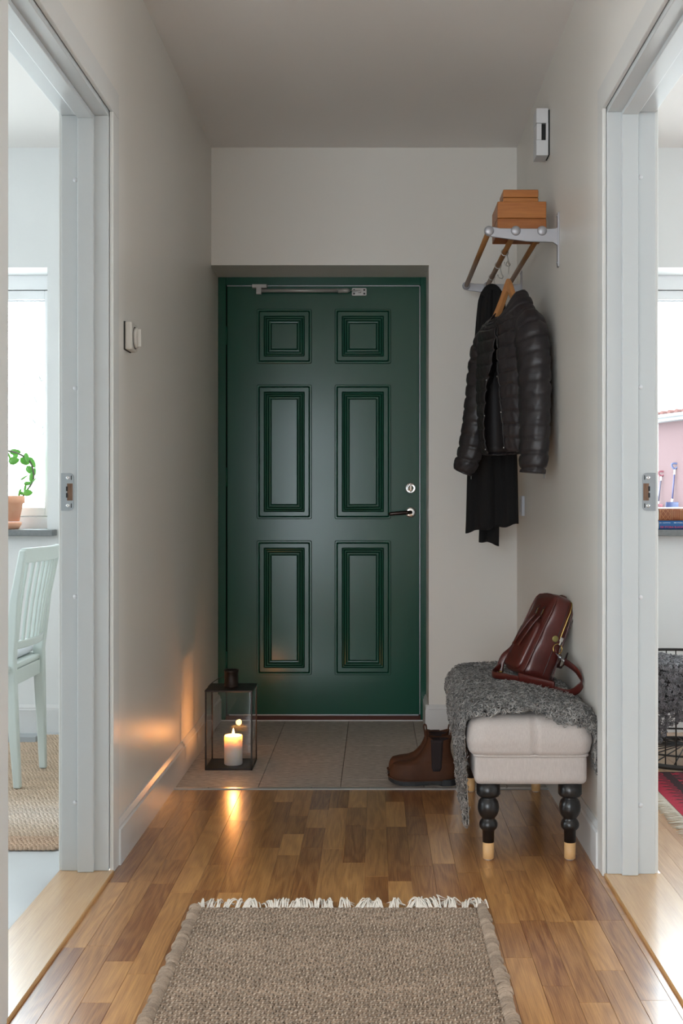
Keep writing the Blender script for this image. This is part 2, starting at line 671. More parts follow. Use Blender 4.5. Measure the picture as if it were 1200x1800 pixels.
tf = tag(MB().box((-.80, 4.09, -.1), (XR + .02, 5.5, -.004)).build('floor', M['grout']), 'grey stone tiled entrance floor in front of the door', 'floor', kind='structure')
cols = [-1.0225, -.7245, -.4245, -.1265, .176, .476, .776]
for i in range(len(cols) - 1):
    ys = [4.09, 4.523, 5.123, 5.43] if i % 2 == 0 else [4.09, 4.223, 4.823, 5.423]
    if i == 0:
        ys = [4.09, 4.523, 5.123, 5.43]
    x0, x1 = max(cols[i], -.755) + .001, min(cols[i + 1], XR + .01) - .001
    for j in range(len(ys) - 1):
        MB().box((x0, ys[j] + .001, -.006), (x1, ys[j + 1] - .001, 0)).build('tile', M['tile'], tf, bevel=.0012, seg=1)
tr = tag(MB().prism([(4.072, 0), (4.078, .004), (4.092, .0045), (4.097, 0)], 0, -.722, XR - .012).build('trim_1', M['strip']), 'grey metal strip between oak parquet and stone tiles', 'floor strip', kind='structure')
for x in (-.60, -.23, -.02, .205, .47):
    MB().lathe([(.0035, .0042), (.003, .0056), (.0005, .006)], (x, 4.086, 0), 10).build('screw', M['steel'], tr)

# ------------------------------------------------------------------ baseboards
def base_prof(d):
    t, h = .016, .122
    return [(0, 0), (d * t, 0), (d * t, h - .022), (d * t * .72, h - .018), (d * t * .72, h - .012), (d * t * .25, h), (0, h)]


struct('baseboard_left', MB().prism([(XL + a, b) for a, b in base_prof(1)], 1, 3.226, YB + .0).prism([(-.745 + a, b) for a, b in base_prof(1)], 1, YB, YD), M['base'],
       'white moulded baseboard along the left hall wall', 'baseboard')
struct('baseboard_right', MB().prism([(XR + a, b) for a, b in base_prof(-1)], 1, 3.196, YB), M['base'],
       'white moulded baseboard along the right hall wall', 'baseboard')
struct('baseboard_back', MB().prism([(YB + a, b) for a, b in base_prof(-1)], 0, .2245, XR).prism([(.2385 + a, b) for a, b in base_prof(-1)], 1, YB - .015, YD), M['base'],
       'white moulded baseboard between front door and hat rack corner', 'baseboard')
struct('baseboard_back', MB().prism([(YB + a, b) for a, b in base_prof(-1)], 0, -4.2, XLO), M['base'], 'white baseboard below the left room window', 'baseboard')
struct('baseboard_back', MB().prism([(YB + a, b) for a, b in base_prof(-1)], 0, XRO, 4.2), M['base'], 'white baseboard below the right room window', 'baseboard')

# ------------------------------------------------------------------ inner doorways
def doorway(name, sd, y0, y1, label, sy):
    """sd -1 for the left hall wall, +1 for the right."""
    xw, xo = (XL, XLO) if sd < 0 else (XR, XRO)
    d = tag(thing(name, label, 'doorway', (xw, (y0 + y1) / 2, 0)), kind='structure')
    ax = lambda t: xw + sd * t          # t grows from the hall face into the room
    def bx(mb, t0, t1, ya, yb, z0, z1):
        a, b = sorted((ax(t0), ax(t1)))
        mb.box((a, ya, z0), (b, yb, z1))
    # lining boards
    T = abs(xo - xw)
    m = MB(); bx(m, .0006, T + .0006, y1, y1 + .028, .01, HEAD)
    m.build('jamb', M['trim'], d, bevel=.0015)
    m = MB(); bx(m, .002, T + .002, y0 - .028, y0, .01, HEAD)
    m.build('jamb', M['trim'], d, bevel=.0015)
    m = MB(); bx(m, .002, T + .002, y0 - .028, y1 + .028, HEAD, HEAD + .028)
    m.build('jamb_head', M['trim'], d, bevel=.0015)
    s0, s1 = (.039, .083)
    m = MB(); bx(m, s0, s1, y1 - .015, y1, .01, HEAD)
    m.build('door_stop', M['trim'], d, bevel=.002)
    m = MB(); bx(m, s0, s1, y0, y0 + .015, .01, HEAD)
    m.build('door_stop', M['trim'], d, bevel=.002)
    m = MB(); bx(m, s0, s1, y0 + .015, y1 - .015, HEAD - .013, HEAD)
    m.build('door_stop', M['trim'], d, bevel=.002)
    # casing round the opening on the hall side and on the room side
    for t0, t1 in ((-.011, 0), (T, T + .011)):
        cw, g = .071, .009
        for ya, yb, z0, z1 in ((y1 + g, y1 + g + cw, 0, HEAD + .014), (y0 - g - cw, y0 - g, 0, HEAD + .014), (y0 - g - cw, y1 + g + cw, HEAD + .014, HEAD + .014 + cw)):
            m = MB(); bx(m, t0, t1, ya, yb, z0, z1)
            m.build('casing', M['casing'], d, bevel=.0025)
    # screw caps beside the stop
    for z in ((1.921, 1.345, .768, .198)):
        m = MB()
        m.lathe([(.0068, 0), (.0066, -.0007), (.0002, -.0009)], (ax(.092), y1 + .0002, z), 16, axis=1)
        m.build('screw_cap', M['plastic'], d)
    # strike plate with its rounded corner, latch hole and screws
    m = MB()
    za, zb = 1.006, 1.110
    xa, xb = ax(.096), ax(T + .001)
    k = 1 if xb > xa else -1
    c = .013
    def arc(cx, cz, a0, a1):
        return [(cx + k * -c * cos(a), cz + c * sin(a)) for a in np.linspace(a0, a1, 5)]
    poly = [(xb, za), (xb, zb)] + [(p[0], p[1]) for p in arc(xa + k * c, zb - c, H90, 0)] + [(p[0], p[1]) for p in arc(xa + k * c, za + c, 0, -H90)]
    m.prism(poly, 1, y1 - .0022, y1 + .001)
    sp = m.build('strike_plate', M['steel'], d)
    sp['label'] = 'grey metal strike plate'
    m = MB(); a, b = sorted((xa + k * .003, xa + k * .0185))
    m.box((a, y1 - .0026, 1.034), (b, y1 - .002, 1.081)).build('latch_hole', M['subhole'], sp)
    m = MB(); a, b = sorted((xa + k * .0165, xa + k * .0215))
    m.box((a, y1 - .0028, 1.042), (b, y1 - .002, 1.055)).box((a, y1 - .0028, 1.06), (b, y1 - .002, 1.073)).build('latch_notch', M['gap'], sp)
    for z in (1.020, 1.097):
        m = MB().lathe([(.0052, 0), (.0048, -.001), (.0016, -.0011), (.0012, .0), ], (xa + k * .0165, y1 - .0022, z), 14, axis=1)
        m.build('screw', M['chrome'], sp)
        a, b = sorted((xa + k * .0055, xa + k * .008))
        MB().box((a, y1 - .0027, z - .006), (b, y1 - .002, z + .006)).build('slot', M['gap'], sp)
    # oak threshold
    f0, f1 = (-.7245, -.876) if sd < 0 else (.627, .788)
    a, b = sorted((f0, f1))
    m = MB().prism([(a, -.01), (b, -.01), (b, .009 if sd > 0 else .007), (b - .002, .010), (a + .002, .010), (a, .007 if sd > 0 else .009)], 1, y0 - .02, y1 + .006)
    m.build('threshold', M['oakthr'], d)
    return d


M['subhole'] = mat('bare_wood_hole', srgb(138, 108, 88), .8, col2=srgb(104, 78, 62), nscale=(200, 20, 30))
doorway('door_2', -1, LY0, LY1, 'white lined doorway into the left room with oak threshold', 0)
doorway('door_3', 1, RY0, RY1, 'white lined doorway into the right room with oak threshold', 0)

# ------------------------------------------------------------------ green front door
fd = tag(thing('door_1', 'dark green six panel front door with steel lever handle', 'door', (-.25, YD, 0)), kind='structure')
DX0, DX1, DZ1 = -.745, .2447, 2.098
LX0, LX1, LZ0, LZ1 = X(399, YD + .012), X(737, YD + .012), .024, 2.054
m = MB()
m.box((DX0, YD, 0), (LX0 - .004, YD + .09, DZ1)).box((LX1 + .004, YD, 0), (DX1, YD + .09, DZ1)).box((LX0 - .004, YD, LZ1 + .004), (LX1 + .004, YD + .09, DZ1))
m.build('door_frame', M['door'], fd, bevel=.002)
MB().box((LX0 - .004, YD + .05, 0), (LX1 + .004, YD + .09, LZ1 + .01)).build('rebate', M['gap'], fd)
YL = YD + .012
leaf = MB().box((LX0, YL, LZ0), (LX1, YL + .05, LZ1)).build('door_leaf', M['door'], fd, bevel=.0025)
th = MB().prism([(YD - .018, 0), (YD - .018, .006), (YD - .006, .020), (YD + .05, .020), (YD + .05, 0)], 0, LX0 - .004, LX1 + .004).build('threshold', M['sillred'], fd)
MB().box((DX0, YD - .021, 0), (DX1, YD - .0175, .005)).build('caulk_line', M['trim'], fd)
# light edge strips and weather seal line
MB().box((LX0, YL - .0015, LZ1 + .0005), (LX1, YL + .002, LZ1 + .003)).box((LX1 + .0005, YL - .001, LZ0), (LX1 + .0028, YL + .002, LZ1)).build('seal_strip', M['steel'], fd)
MB().box((LX0 + .01, YL - .001, LZ0 - .003), (LX1 - .004, YL + .004, LZ0 + .001)).build('seal_strip', M['steel'], fd)


def rrect(x0, x1, z0, z1, r, n=4):
    pts = []
    for cx, cz, a0 in ((x1 - r, z1 - r, 0), (x0 + r, z1 - r, H90), (x0 + r, z0 + r, PI), (x1 - r, z0 + r, 3 * H90)):
        for i in range(n + 1):
            a = a0 + H90 * i / n
            pts.append((cx + r * cos(a), cz + r * sin(a)))
    return pts


PROF = [(0, 0), (.4, .0056), (1.2, .0070), (3.0, .0070), (3.8, .0060), (4.8, .0002), (5.8, .0052), (12.5, .0052), (13.4, .0002), (14.3, .0062), (15.2, .0068), (16.0, .0062),
        (16.9, .0002), (17.8, .0062), (18.9, .0068), (20.0, .0060), (20.9, .0002), (21.8, .0060), (23.2, .0066), (24.6, .0060), (25.6, .0002), (26.6, .0054)]
for u0, u1 in ((451, 548), (588, 687)):
    for v0, v1 in ((543, 639.5), (676, 912.5), (950, 1186.5)):
        x0, x1, z0, z1 = X(u0, YL), X(u1, YL), Z(v1, YL), Z(v0, YL)
        rings = []
        for o, d in PROF:
            q = o * YL / F
            rr = max(.0075 - q * .12, .002)
            rings.append([(px_, YL - d, pz_) for px_, pz_ in rrect(x0 + q, x1 - q, z0 + q, z1 - q, rr)])
        mb = MB().loft(rings[::1], True, False, True, smooth=False)
        mb.build('door_panel', M['door'], leaf)
# lock and lever
lk = MB()
cx, cz = X(721.5, YL), Z(858, YL)
lk.lathe([(.025, 0), (.0255, -.003), (.0245, -.007), (.017, -.0085), (.0165, -.007), (.0125, -.007), (.012, -.0105), (.0005, -.011)], (cx, YL, cz), 28, axis=1)
lo = lk.build('lock_rosette', M['chrome'], leaf)
MB().box((cx - .0035, YL - .020, cz - .012), (cx + .0035, YL - .0105, cz + .012)).build('thumb_turn', M['chrome'], lo, bevel=.0015)
cx, cz = X(721.5, YL), Z(900.5, YL)
lk = MB().lathe([(.025, 0), (.0255, -.003), (.0245, -.007), (.016, -.008), (.0005, -.0085)], (cx, YL, cz), 28, axis=1)
lo = lk.build('handle_rosette', M['chrome'], leaf)
for dx, dz in ((-.011, .017), (.013, -.015)):
    MB().lathe([(.003, -.007), (.0028, -.0092), (.0003, -.0094)], (cx + dx, YL, cz + dz), 10, axis=1).build('screw', M['steel'], lo)
pth = spline([(cx, YL - .006, cz), (cx, YL - .03, cz), (cx - .004, YL - .045, cz), (cx - .018, YL - .052, cz - .001), (cx - .05, YL - .053, cz - .003), (cx - .094, YL - .051, cz - .007), (cx - .102, YL - .049, cz - .008)], 26)
MB().tube(pth, np.interp(np.linspace(0, 1, 26), [0, .3, .5, .93, 1], [.0085, .0085, .0095, .0085, .004]), 14).build('lever', M['darkchrome'], lo)
# hinge knuckles seen in the left gap
for z in (.28, 1.15, 1.82):
    MB().lathe([(.006, -.045), (.006, .045)], (LX0 - .003, YL - .002, z), 10).build('hinge', M['door'], fd)
# door closer
yc = YL - .022
dc = MB().box((X(443, yc), YL - .030, Z(506.5, yc)), (X(469, yc), YL + .0, Z(500, yc))).build('closer_bracket', M['closer'], fd, bevel=.002)
MB().box((X(450.5, yc), YL - .034, Z(517.5, yc)), (X(459.5, yc), YL - .012, Z(505, yc))).build('pivot_block', M['closer'], dc, bevel=.002)
zc = Z(511, yc)
MB().tube([(X(457, yc), yc, zc), (X(596, yc), yc, zc)], .0088, 16).build('closer_rod', M['closer'], dc)
MB().tube([(X(594, yc), yc, zc), (X(610, yc), yc, zc), (X(615, yc), yc, zc)], [.0112, .0112, .006], 16).build('rod_sleeve', M['closer'], dc)
MB().tube([(X(613, yc), yc, zc), (X(632, yc), yc, Z(510.5, yc))], .0022, 8).build('closer_pin', M['chrome'], dc)
m = MB().prism(rrect(X(618, yc), X(644, yc), Z(518.5, yc), Z(505, yc), .006), 1, YL - .006, YL)
cp = m.build('closer_plate', M['closer'], fd, bevel=.001)
for a, b in ((622, 508.5), (622, 515), (640, 508.5), (640, 515)):
    MB().lathe([(.0045, -.0062), (.003, -.007), (.0005, -.0065)], (X(a, yc), YL, Z(b, yc)), 10, axis=1).build('screw', M['gap'], cp)
MB().box((X(629, yc), YL - .020, Z(513.5, yc)), (X(634, yc), YL - .006, Z(507.5, yc))).build('ball_joint', M['closer'], cp, bevel=.001)

# ------------------------------------------------------------------ windows
def window(name, x0, x1, label):
    YF = 5.29
    wd = tag(thing(name, label, 'window', ((x0 + x1) / 2, YF, WZ0)), kind='structure')
    fw = .026
    m = MB()
    m.box((x0, YF, WZ0 - .03), (x0 + fw, YF + .1, WZ1)).box((x1 - fw, YF, WZ0 - .03), (x1, YF + .1, WZ1))
    m.box((x0 + fw, YF, 2.0196), (x1 - fw, YF + .1, WZ1)).box((x0 + fw, YF, WZ0 - .03), (x1 - fw, YF + .1, .9625))
    m.build('window_frame', M['winwhite'], wd, bevel=.002)
    m = MB().box((x0 + fw, YF + .072, 2.008), (x1 - fw, YF + .09, 2.0196)).box((x0 + fw, YF + .072, .9625), (x1 - fw, YF + .09, .975))
    m.box((x0 + fw, YF + .072, .975), (x0 + fw + .012, YF + .09, 2.008)).box((x1 - fw - .012, YF + .072, .975), (x1 - fw, YF + .09, 2.008)).box(((x0 + x1) / 2 - .01, YF + .072, .975), ((x0 + x1) / 2 + .01, YF + .09, 2.008))
    m.build('frame_rebate', M['winwhite'], wd)
    sw = .042
    xm = (x0 + x1) / 2
    for a, b in ((x0 + fw, xm - .001), (xm + .001, x1 - fw)):
        z0, z1 = .9655, 2.0166
        m = MB()
        m.box((a + .002, YF + .012, z0), (a + sw, YF + .07, z1)).box((b - sw, YF + .012, z0), (b - .002, YF + .07, z1))
        m.box((a + sw, YF + .012, z1 - .043), (b - sw, YF + .07, z1)).box((a + sw, YF + .012, z0), (b - sw, YF + .07, z0 + .041))
        s_ = m.build('sash', M['winwhite'], wd, bevel=.003)
        MB().box((a + sw, YF + .035, z0 + .041), (b - sw, YF + .040, z1 - .043)).build('pane', M['glass'], s_)
        MB().box((a + sw, YF + .030, z1 - .0475), (b - sw, YF + .034, z1 - .043)).build('glazing_bead', M['steel'], s_)
    return wd


window('window_1', LW[0], LW[1], 'white framed window of the left room above a grey stone sill')
window('window_2', RW[0], RW[1], 'white framed window of the right room above the stacked books')
MB_s = MB().box((LW[0] - .04, 5.04, .8806), (-1.431, 5.30, WZ0))
struct('trim_2', MB_s, M['stone'], 'grey stone window sill carrying the terracotta pot', 'window sill', bevel=.003)
struct('trim_3', MB().box((1.19, 5.04, .8806), (RW[1] + .04, 5.30, WZ0)), M['stone'], 'grey stone window sill carrying the books', 'window sill', bevel=.003)

# ------------------------------------------------------------------ outside
M['ground'] = mat('pale_gravel', (.62, .62, .60), .9, col2=(.70, .70, .69), nscale=(.5, .5, .5))
struct('ground', MB().box((-60, 5.6, -.9), (60, 140, -.5)), M['ground'], 'pale open ground outside the windows', 'ground')
M['pink'] = mat('faded_pink_render', (.090, .052, .054), .9, col2=(.097, .058, .060), nscale=(.4, .4, .6))
M['rooftile'] = mat('red_roof_tile', (.085, .030, .024), .8)
M['fascia'] = mat('white_fascia', (.16, .16, .165), .5)
bl = thing('outbuilding', 'low pink outbuilding with red tiled roof outside the right window', 'building', (X(1156.5, 24), 24, -.5), (0, 0, math.atan2(-.94, .34)))
bl['kind'] = 'structure'
EH = Z(744, 24) + .5
MB().box((0, 0, 0), (14, 4, EH)).build('facade', M['pink'], bl, local=True)
MB().prism([(-.24, EH), (-.24, EH + .13), (-.02, EH + .15), (.3, EH + .15), (.3, EH)], 0, -.4, 14).build('fascia', M['fascia'], bl, local=True)
MB().box((-1.0, -1.6, 0), (14, 0, 1.24)).build('terrace', M['ground'], bl, local=True)
g = MB()
a = np.linspace(PI, 2 * PI, 9)
g.loft([[(x, -.30 + .06 * cos(t), EH + .13 + .06 * sin(t)) for t in a] for x in (-.4, 14)], closed=False)
g.build('gutter', M['fascia'], bl, local=True, solid=.004)
rt = MB().prism([(-.26, EH + .15), (-.26, EH + .17), (4.2, EH + .08), (4.2, EH + .0)], 0, -.4, 14)
rf = rt.build('roof', M['rooftile'], bl, local=True)
sl = math.atan2(1.15, 2.26)
base = MB().lathe([(.062, 0), (.055, .42)], n=8)
rows = []
for k in range(56):
    m = MB()
    x = -.38 + k * .25
    m.tube([(x, -.34, EH + .15), (x, 4.2, EH + .08)], .06, 8)
    m.build('roof_tile', M['rooftile'], rf, local=True)


def tool_shovel(name, label, cat, s0, hgt, col, shaft, blade_w, lean):
    """s0: distance along the facade."""
    d = np.array((.34, -.94, 0)) / np.hypot(.34, .94)
    nrm = np.array((-.94, -.34, 0)) / np.hypot(.34, .94)
    b = np.array((X(1156.5, 24), 24, .74)) + d * s0 + nrm * lean
    t = thing(name, label, cat, tuple(b))
    mc = mat(name + '_plastic', col, .5)
    ms = mat(name + '_shaft', shaft, .5)
    wt = mat(name + '_band', (.5, .5, .5), .5)
    top = -nrm * (lean - .03) + d * .05 + np.array((0, 0, hgt))
    ax = lambda k: tuple(b + top * k)
    MB().tube([ax(.28), ax(.34)], .022, 8).build('collar', wt, t)
    MB().tube([ax(.34), ax(.80)], .018, 8).build('shaft', ms, t)
    MB().tube([ax(.80), ax(.90)], .019, 8).build('band', wt, t)
    side = np.array((1, 0, 0.0))
    p = [np.array(ax(.90)), np.array(ax(.94)) - side * .05, np.array(ax(1.0)) - side * .06, np.array(ax(1.0)) + side * .06, np.array(ax(.94)) + side * .05, np.array(ax(.90))]
    MB().tube(spline(p, 24), .02, 8).build('handle', mc, t)
    if blade_w:
        q = np.array(ax(.28))
        r = np.array(ax(0.0))
        m = MB()
        rings = []
        for k in np.linspace(0, 1, 8):
            c = q * (1 - k) + r * k
            xs = np.linspace(-1, 1, 11)
            rings.append([c + side * x * blade_w / 2 + np.array((0, -.03 - .07 * (x * x), 0)) for x in xs])
        m.loft(rings, closed=False)
        m.build('blade', mc, t, solid=.006)


tool_shovel('snow_shovel', 'blue snow shovel leaning on the pink outbuilding', 'shovel', .60, 1.09, (.034, .046, .105), (.034, .036, .095), .30, .10)
tool_shovel('child_shovel', 'slim red handled shovel leaning on the pink outbuilding', 'shovel', .12, .94, (.115, .022, .032), (.050, .045, .070), .16, .12)


def birch(name, x, y, h, label, seed):
    r = random.Random(seed)
    t = thing(name, label, 'tree', (x, y, -.5), group='bare trees beyond the left window')
    mt = mat('birch_bark', (.42, .42, .40), .9, col2=(.2, .2, .2), nscale=(6, 6, 2))
    p = [(x + .15 * sin(k * 1.3) * k / 8, y, -.5 + h * k / 8) for k in range(9)]
    MB().tube(spline(p, 24), np.linspace(.13, .02, 24), 8).build('trunk', mt, t)
    b = MB()
    for k in range(70):
        f = r.uniform(.12, .95)
        q = np.array((x, y, -.5 + h * f))
        a = r.uniform(0, 2 * PI)
        ln = (1.05 - f) * r.uniform(.8, 2.2)
        e = q + np.array((cos(a) * ln, sin(a) * ln, ln * r.uniform(.2, .8)))
        m_ = (q + e) / 2 + np.array((0, 0, .12 * ln))
        b.tube(spline([q, m_, e], 6), np.linspace(.022, .005, 6), 5)
        for j in range(4):
            s_ = q + (e - q) * r.uniform(.3, .95)
            e2 = s_ + np.array((r.uniform(-.5, .5), r.uniform(-.5, .5), r.uniform(-.5, .4)))
            b.tube([s_, (s_ + e2) / 2 + np.array((0, 0, .03)), e2], [.008, .006, .003], 4)
    o = b.build('branches', mt, t)
    o['kind'] = 'stuff'


birch('birch_tree', -5.0, 17, 7.0, 'nearer bare pale tree beyond the left window', 4)
birch('birch_tree', -8.3, 25, 8.5, 'farther bare tree beyond the left window, behind the wreath plant', 9)

# ------------------------------------------------------------------ left room: chair, rug, plant, plinth
ch = thing('dining_chair', 'pale mint wooden chair with slatted back and white pad', 'chair', (-1.47, 4.2, 0))
cm = M['mint']


def sq(path, wx, wy, m=None):
    """square-section bar through points, wx/wy half sizes per point."""
    m = m or MB()
    rings = []
    for (x, y, z), a, b in zip(path, wx, wy):
        rings.append([(x - a, y - b, z), (x + a, y - b, z), (x + a, y + b, z), (x - a, y + b, z)])
    return m.loft(rings, smooth=False)


for yf, ys, yt in ((4.045, 4.030, 3.995), (4.355, 4.375, 4.425)):
    pth = [(-1.272, yf, .0135), (-1.292, ys, .40), (-1.294, ys, .47), (-1.272, (ys + yt) / 2, .68), (-1.236, yt, .862)]
    sq(pth, [.013, .020, .020, .016, .012], [.012, .019, .019, .016, .014]).build('rear_leg', cm, ch, bevel=.005)
for yf, ys in ((4.03, 4.03), (4.375, 4.375)):
    sq([(-1.680, yf, .0135), (-1.665, ys, .40)], [.013, .020], [.013, .020]).build('front_leg', cm, ch, bevel=.004)
m = MB()
m.box((-1.685, 4.00, .375), (-1.645, 4.405, .43)).box((-1.31, 4.04, .375), (-1.285, 4.37, .43)).box((-1.65, 4.005, .375), (-1.30, 4.03, .43)).box((-1.65, 4.375, .375), (-1.30, 4.40, .43))
m.build('seat_frame', cm, ch, bevel=.003)
MB().box((-1.70, 3.985, .43), (-1.285, 4.42, .452)).build('seat', cm, ch, bevel=.008)
r_ = rrect(-1.68, -1.315, 4.0, 4.405, .05, 5)
m = MB()
cxx, cyy = -1.4975, 4.2025
m.loft([[(cxx + (a - cxx) * k, cyy + (b - cyy) * k, z) for a, b in r_] for k, z in ((.93, .452), (1, .462), (1, .476), (.95, .488), (.6, .493), (.1, .494))])
m.build('seat_pad', M['cush'], ch)


def back_pt(f, z):
    """f 0..1 across the back, bowed away from the sitter."""
    k = (z - .47) / .392
    y0, y1 = 4.030 + (3.995 - 4.030) * k, 4.375 + (4.425 - 4.375) * k
    xx = -1.294 + .058 * max(k, 0) ** 1.2
    return np.array((xx + .026 * (1 - (2 * f - 1) ** 2), y0 + (y1 - y0) * f, z))


def bar(z0, z1, th, name):
    m = MB()
    rings = []
    for f in np.linspace(0, 1, 13):
        a, b = back_pt(f, z0), back_pt(f, z1)
        rings.append([a - (th, 0, 0), a + (th, 0, 0), b + (th, 0, 0), b - (th, 0, 0)])
    m.loft(rings, smooth=False)
    m.build(name, cm, ch, bevel=.004)


bar(.815, .868, .011, 'top_rail')
bar(.505, .535, .010, 'lower_rail')
for k in range(8):
    f = .09 + .82 * k / 7
    p0, p1 = back_pt(f, .53), back_pt(f, .82)
    pm = (p0 + p1) / 2 + np.array((-.004, 0, 0))
    sq(spline([p0, pm, p1], 7), [.005] * 7, [.0085] * 7).build('spindle', cm, ch, bevel=.002)


# nub weave: fat yarn bumps laid as a cloth
def nub(n=6, m=4):
    b = MB().sphere((0, 0, 0), 1, n, m)
    v = np.concatenate(b.v)
    q = np.concatenate([f for f in b.f if f.shape[1] == 4])
    return v, q


NV, NQ = nub()
jr = thing('jute_rug', 'braided natural jute rug under the mint chair', 'rug', (-1.75, 4.18, 0))
M['jute'] = mat('jute_braid', srgb(232, 216, 198), .95, col2=srgb(212, 192, 170), nscale=(160, 160, 60), tint=True, bump=.5, bscale=(500, 500, 500))
m = MB().box((-2.6, 3.37, 0), (-.93, 5.0, .006))
m.build('backing', M['jute'], jr, tint=True)
pos, mats, colr = [], [], []
rw, cw = .0155, .0135
ys = np.arange(3.36, 5.0, rw)
for j, y in enumerate(ys):
    t = (y - 3.36) / 1.64
    band = .5 + .5 * sin(j * .55) * sin(j * .13 + 1)
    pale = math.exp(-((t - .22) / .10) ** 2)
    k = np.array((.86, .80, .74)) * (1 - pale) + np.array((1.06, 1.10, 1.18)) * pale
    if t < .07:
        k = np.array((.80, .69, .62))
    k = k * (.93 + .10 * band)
    xe = -.92 + .012 * sin(j * .7) - (.03 if j < 3 else 0)
    for i, x in enumerate(np.arange(xe, -2.6, -cw)):
        for h, (dy, an) in enumerate(((-.25, .5), (.25, -.5))):
            pos.append((x + rnd.uniform(-.001, .001) + h * cw / 2, y + dy * rw, .007))
            mats.append(np.array(Matrix.Rotation(an, 3, 'Z') @ Matrix.Diagonal((.0088, .0042, .0052))))
            colr.append(k * rnd.uniform(.88, 1.08))
o = MB().stamp(NV, NQ, pos, np.array(mats), colr).build('braids', M['jute'], jr, tint=True)
o['kind'] = 'stuff'

M['plinthgrey'] = mat('grey_painted_wood', (.40, .43, .45), .5)
struct_pl = MB().box((-2.5, 4.835, .006), (X(63, 4.835), 4.91, .034)).build('floor_plinth', M['plinthgrey'], bevel=.003)
tag(struct_pl, 'low grey plinth lying on the jute rug behind the chair', 'plinth')

PX, PY = X(14, 5.17), 5.17
po = thing('potted_wreath_plant', 'green leafed plant trained on a hoop in a terracotta pot', 'plant', (PX, PY, WZ0))
rel = lambda z: z
MB().lathe([(.0005, .944), (.050, .944), (.066, 1.026), (.0735, 1.027), (.0742, 1.057), (.0705, 1.0595), (.0665, 1.057), (.064, 1.045), (.0005, 1.044)], (PX, PY, 0), 36).build('pot', M['terra'], po)
MB().lathe([(.0005, .909), (.047, .909), (.0595, .930), (.0600, .940), (.0565, .940), (.052, .931), (.0005, .929)], (PX, PY, 0), 36).build('saucer', M['terra'], po)
M['soil'] = mat('soil', (.03, .022, .016), .95, bump=.6, bscale=(200, 200, 200))
MB().lathe([(.064, 1.046), (.04, 1.049), (.0005, 1.05)], (PX, PY, 0), 20).build('soil', M['soil'], po)


def cpt(x, y, d=0):
    return np.array((X(x / 8.183, PY), PY + d, Z(760 + y / 8.183, PY)))


side = [(300, 985), (350, 885), (450, 745), (485, 640), (470, 520), (430, 420), (330, 340), (200, 285), (115, 268)]
lp = [cpt(*q) for q in side]
mir = [np.array((2 * PX - q[0], q[1], q[2])) for q in lp[::-1]]
MB().tube(spline(lp + mir, 60), .0042, 6).build('vine_stem', M['stem'], po)
LEAVES = [(200, 280, 66, 32, 0), (228, 340, 34, 26, 40), (215, 410, 62, 42, 12), (340, 412, 60, 40, -32), (390, 360, 56, 26, -70), (460, 432, 68, 30, -62), (412, 537, 50, 36, -55),
          (480, 565, 46, 18, 85), (456, 640, 62, 28, 82), (365, 655, 44, 9, 32), (415, 735, 42, 22, 8), (345, 800, 52, 14, 80), (410, 870, 56, 36, 5), (275, 865, 46, 14, 75), (306, 878, 28, 18, -30), (500, 690, 34, 7, 45), (140, 350, 50, 10, -70)]
for mirror in (0, 1):
    for (x, y, a, b, an) in LEAVES:
        c = cpt(x, y, rnd.uniform(-.025, .02))
        sc_ = PY / F / 8.183 * 1.28
        th_ = math.radians(an)
        mm = MB()
        rings = []
        for t in np.linspace(-1, 1, 9):
            hw = b * sc_ * math.sqrt(max(1 - t * t, 0.0)) * (1 - .15 * t) + .0002
            rings.append([(a * sc_ * t, .004 * (abs(s_) - .5) + .003 * t * t, hw * s_) for s_ in (-1, -.5, 0, .5, 1)])
        mm.loft(rings, closed=False)
        R_ = Matrix.Rotation(-th_, 4, 'Y')
        if mirror:
            c = np.array((2 * PX - c[0], c[1], c[2]))
            R_ = Matrix.Rotation(-(PI - th_), 4, 'Y')
        mm.xf(Matrix.Translation(c) @ R_)
        mm.build('leaf', M['leaf'], po, solid=.0009)

# ------------------------------------------------------------------ right room: books, basket, rug
bx0, by0 = 1.262, 5.07
M['tan_leather'] = mat('tan_leather', srgb(150, 90, 56), .5, col2=srgb(128, 70, 44), nscale=(40, 40, 40), bump=.2, bscale=(400, 400, 400))
M['gold'] = mat('gilt', srgb(226, 178, 130), .4, metal=.2)
M['paper'] = mat('page_paper', (.70, .66, .56), .9)
M['blueboard'] = mat('blue_book_cloth', srgb(22, 92, 150), .45)
M['redink'] = mat('red_print', srgb(214, 72, 96), .5)
M['whiteink'] = mat('white_print', (.75, .78, .82), .5)
BT = Z(932, by0) ; B1 = Z(915.3, by0); B2 = Z(894, by0)
BT = WZ0


def book(name, label, z0, z1, mcov, group=None):
    b = thing(name, label, 'book', (bx0 + .12, by0 + .08, z0))
    t = .003
    sp = MB()
    rings = []
    for x in (bx0, bx0 + .245):
        rings.append([(x, by0 + .010 - .010 * sin(a), z0 + (z1 - z0) * (.5 - .5 * cos(a))) for a in np.linspace(0, PI, 9)])
    sp.loft(rings, closed=False)
    sp.box((bx0, by0 + .008, z0), (bx0 + .245, by0 + .17, z0 + t)).box((bx0, by0 + .008, z1 - t), (bx0 + .245, by0 + .17, z1))
    sp.build('cover', mcov, b)
    MB().box((bx0 + .004, by0 + .008, z0 + t), (bx0 + .241, by0 + .166, z1 - t)).build('page_block', M['paper'], b)
    return b


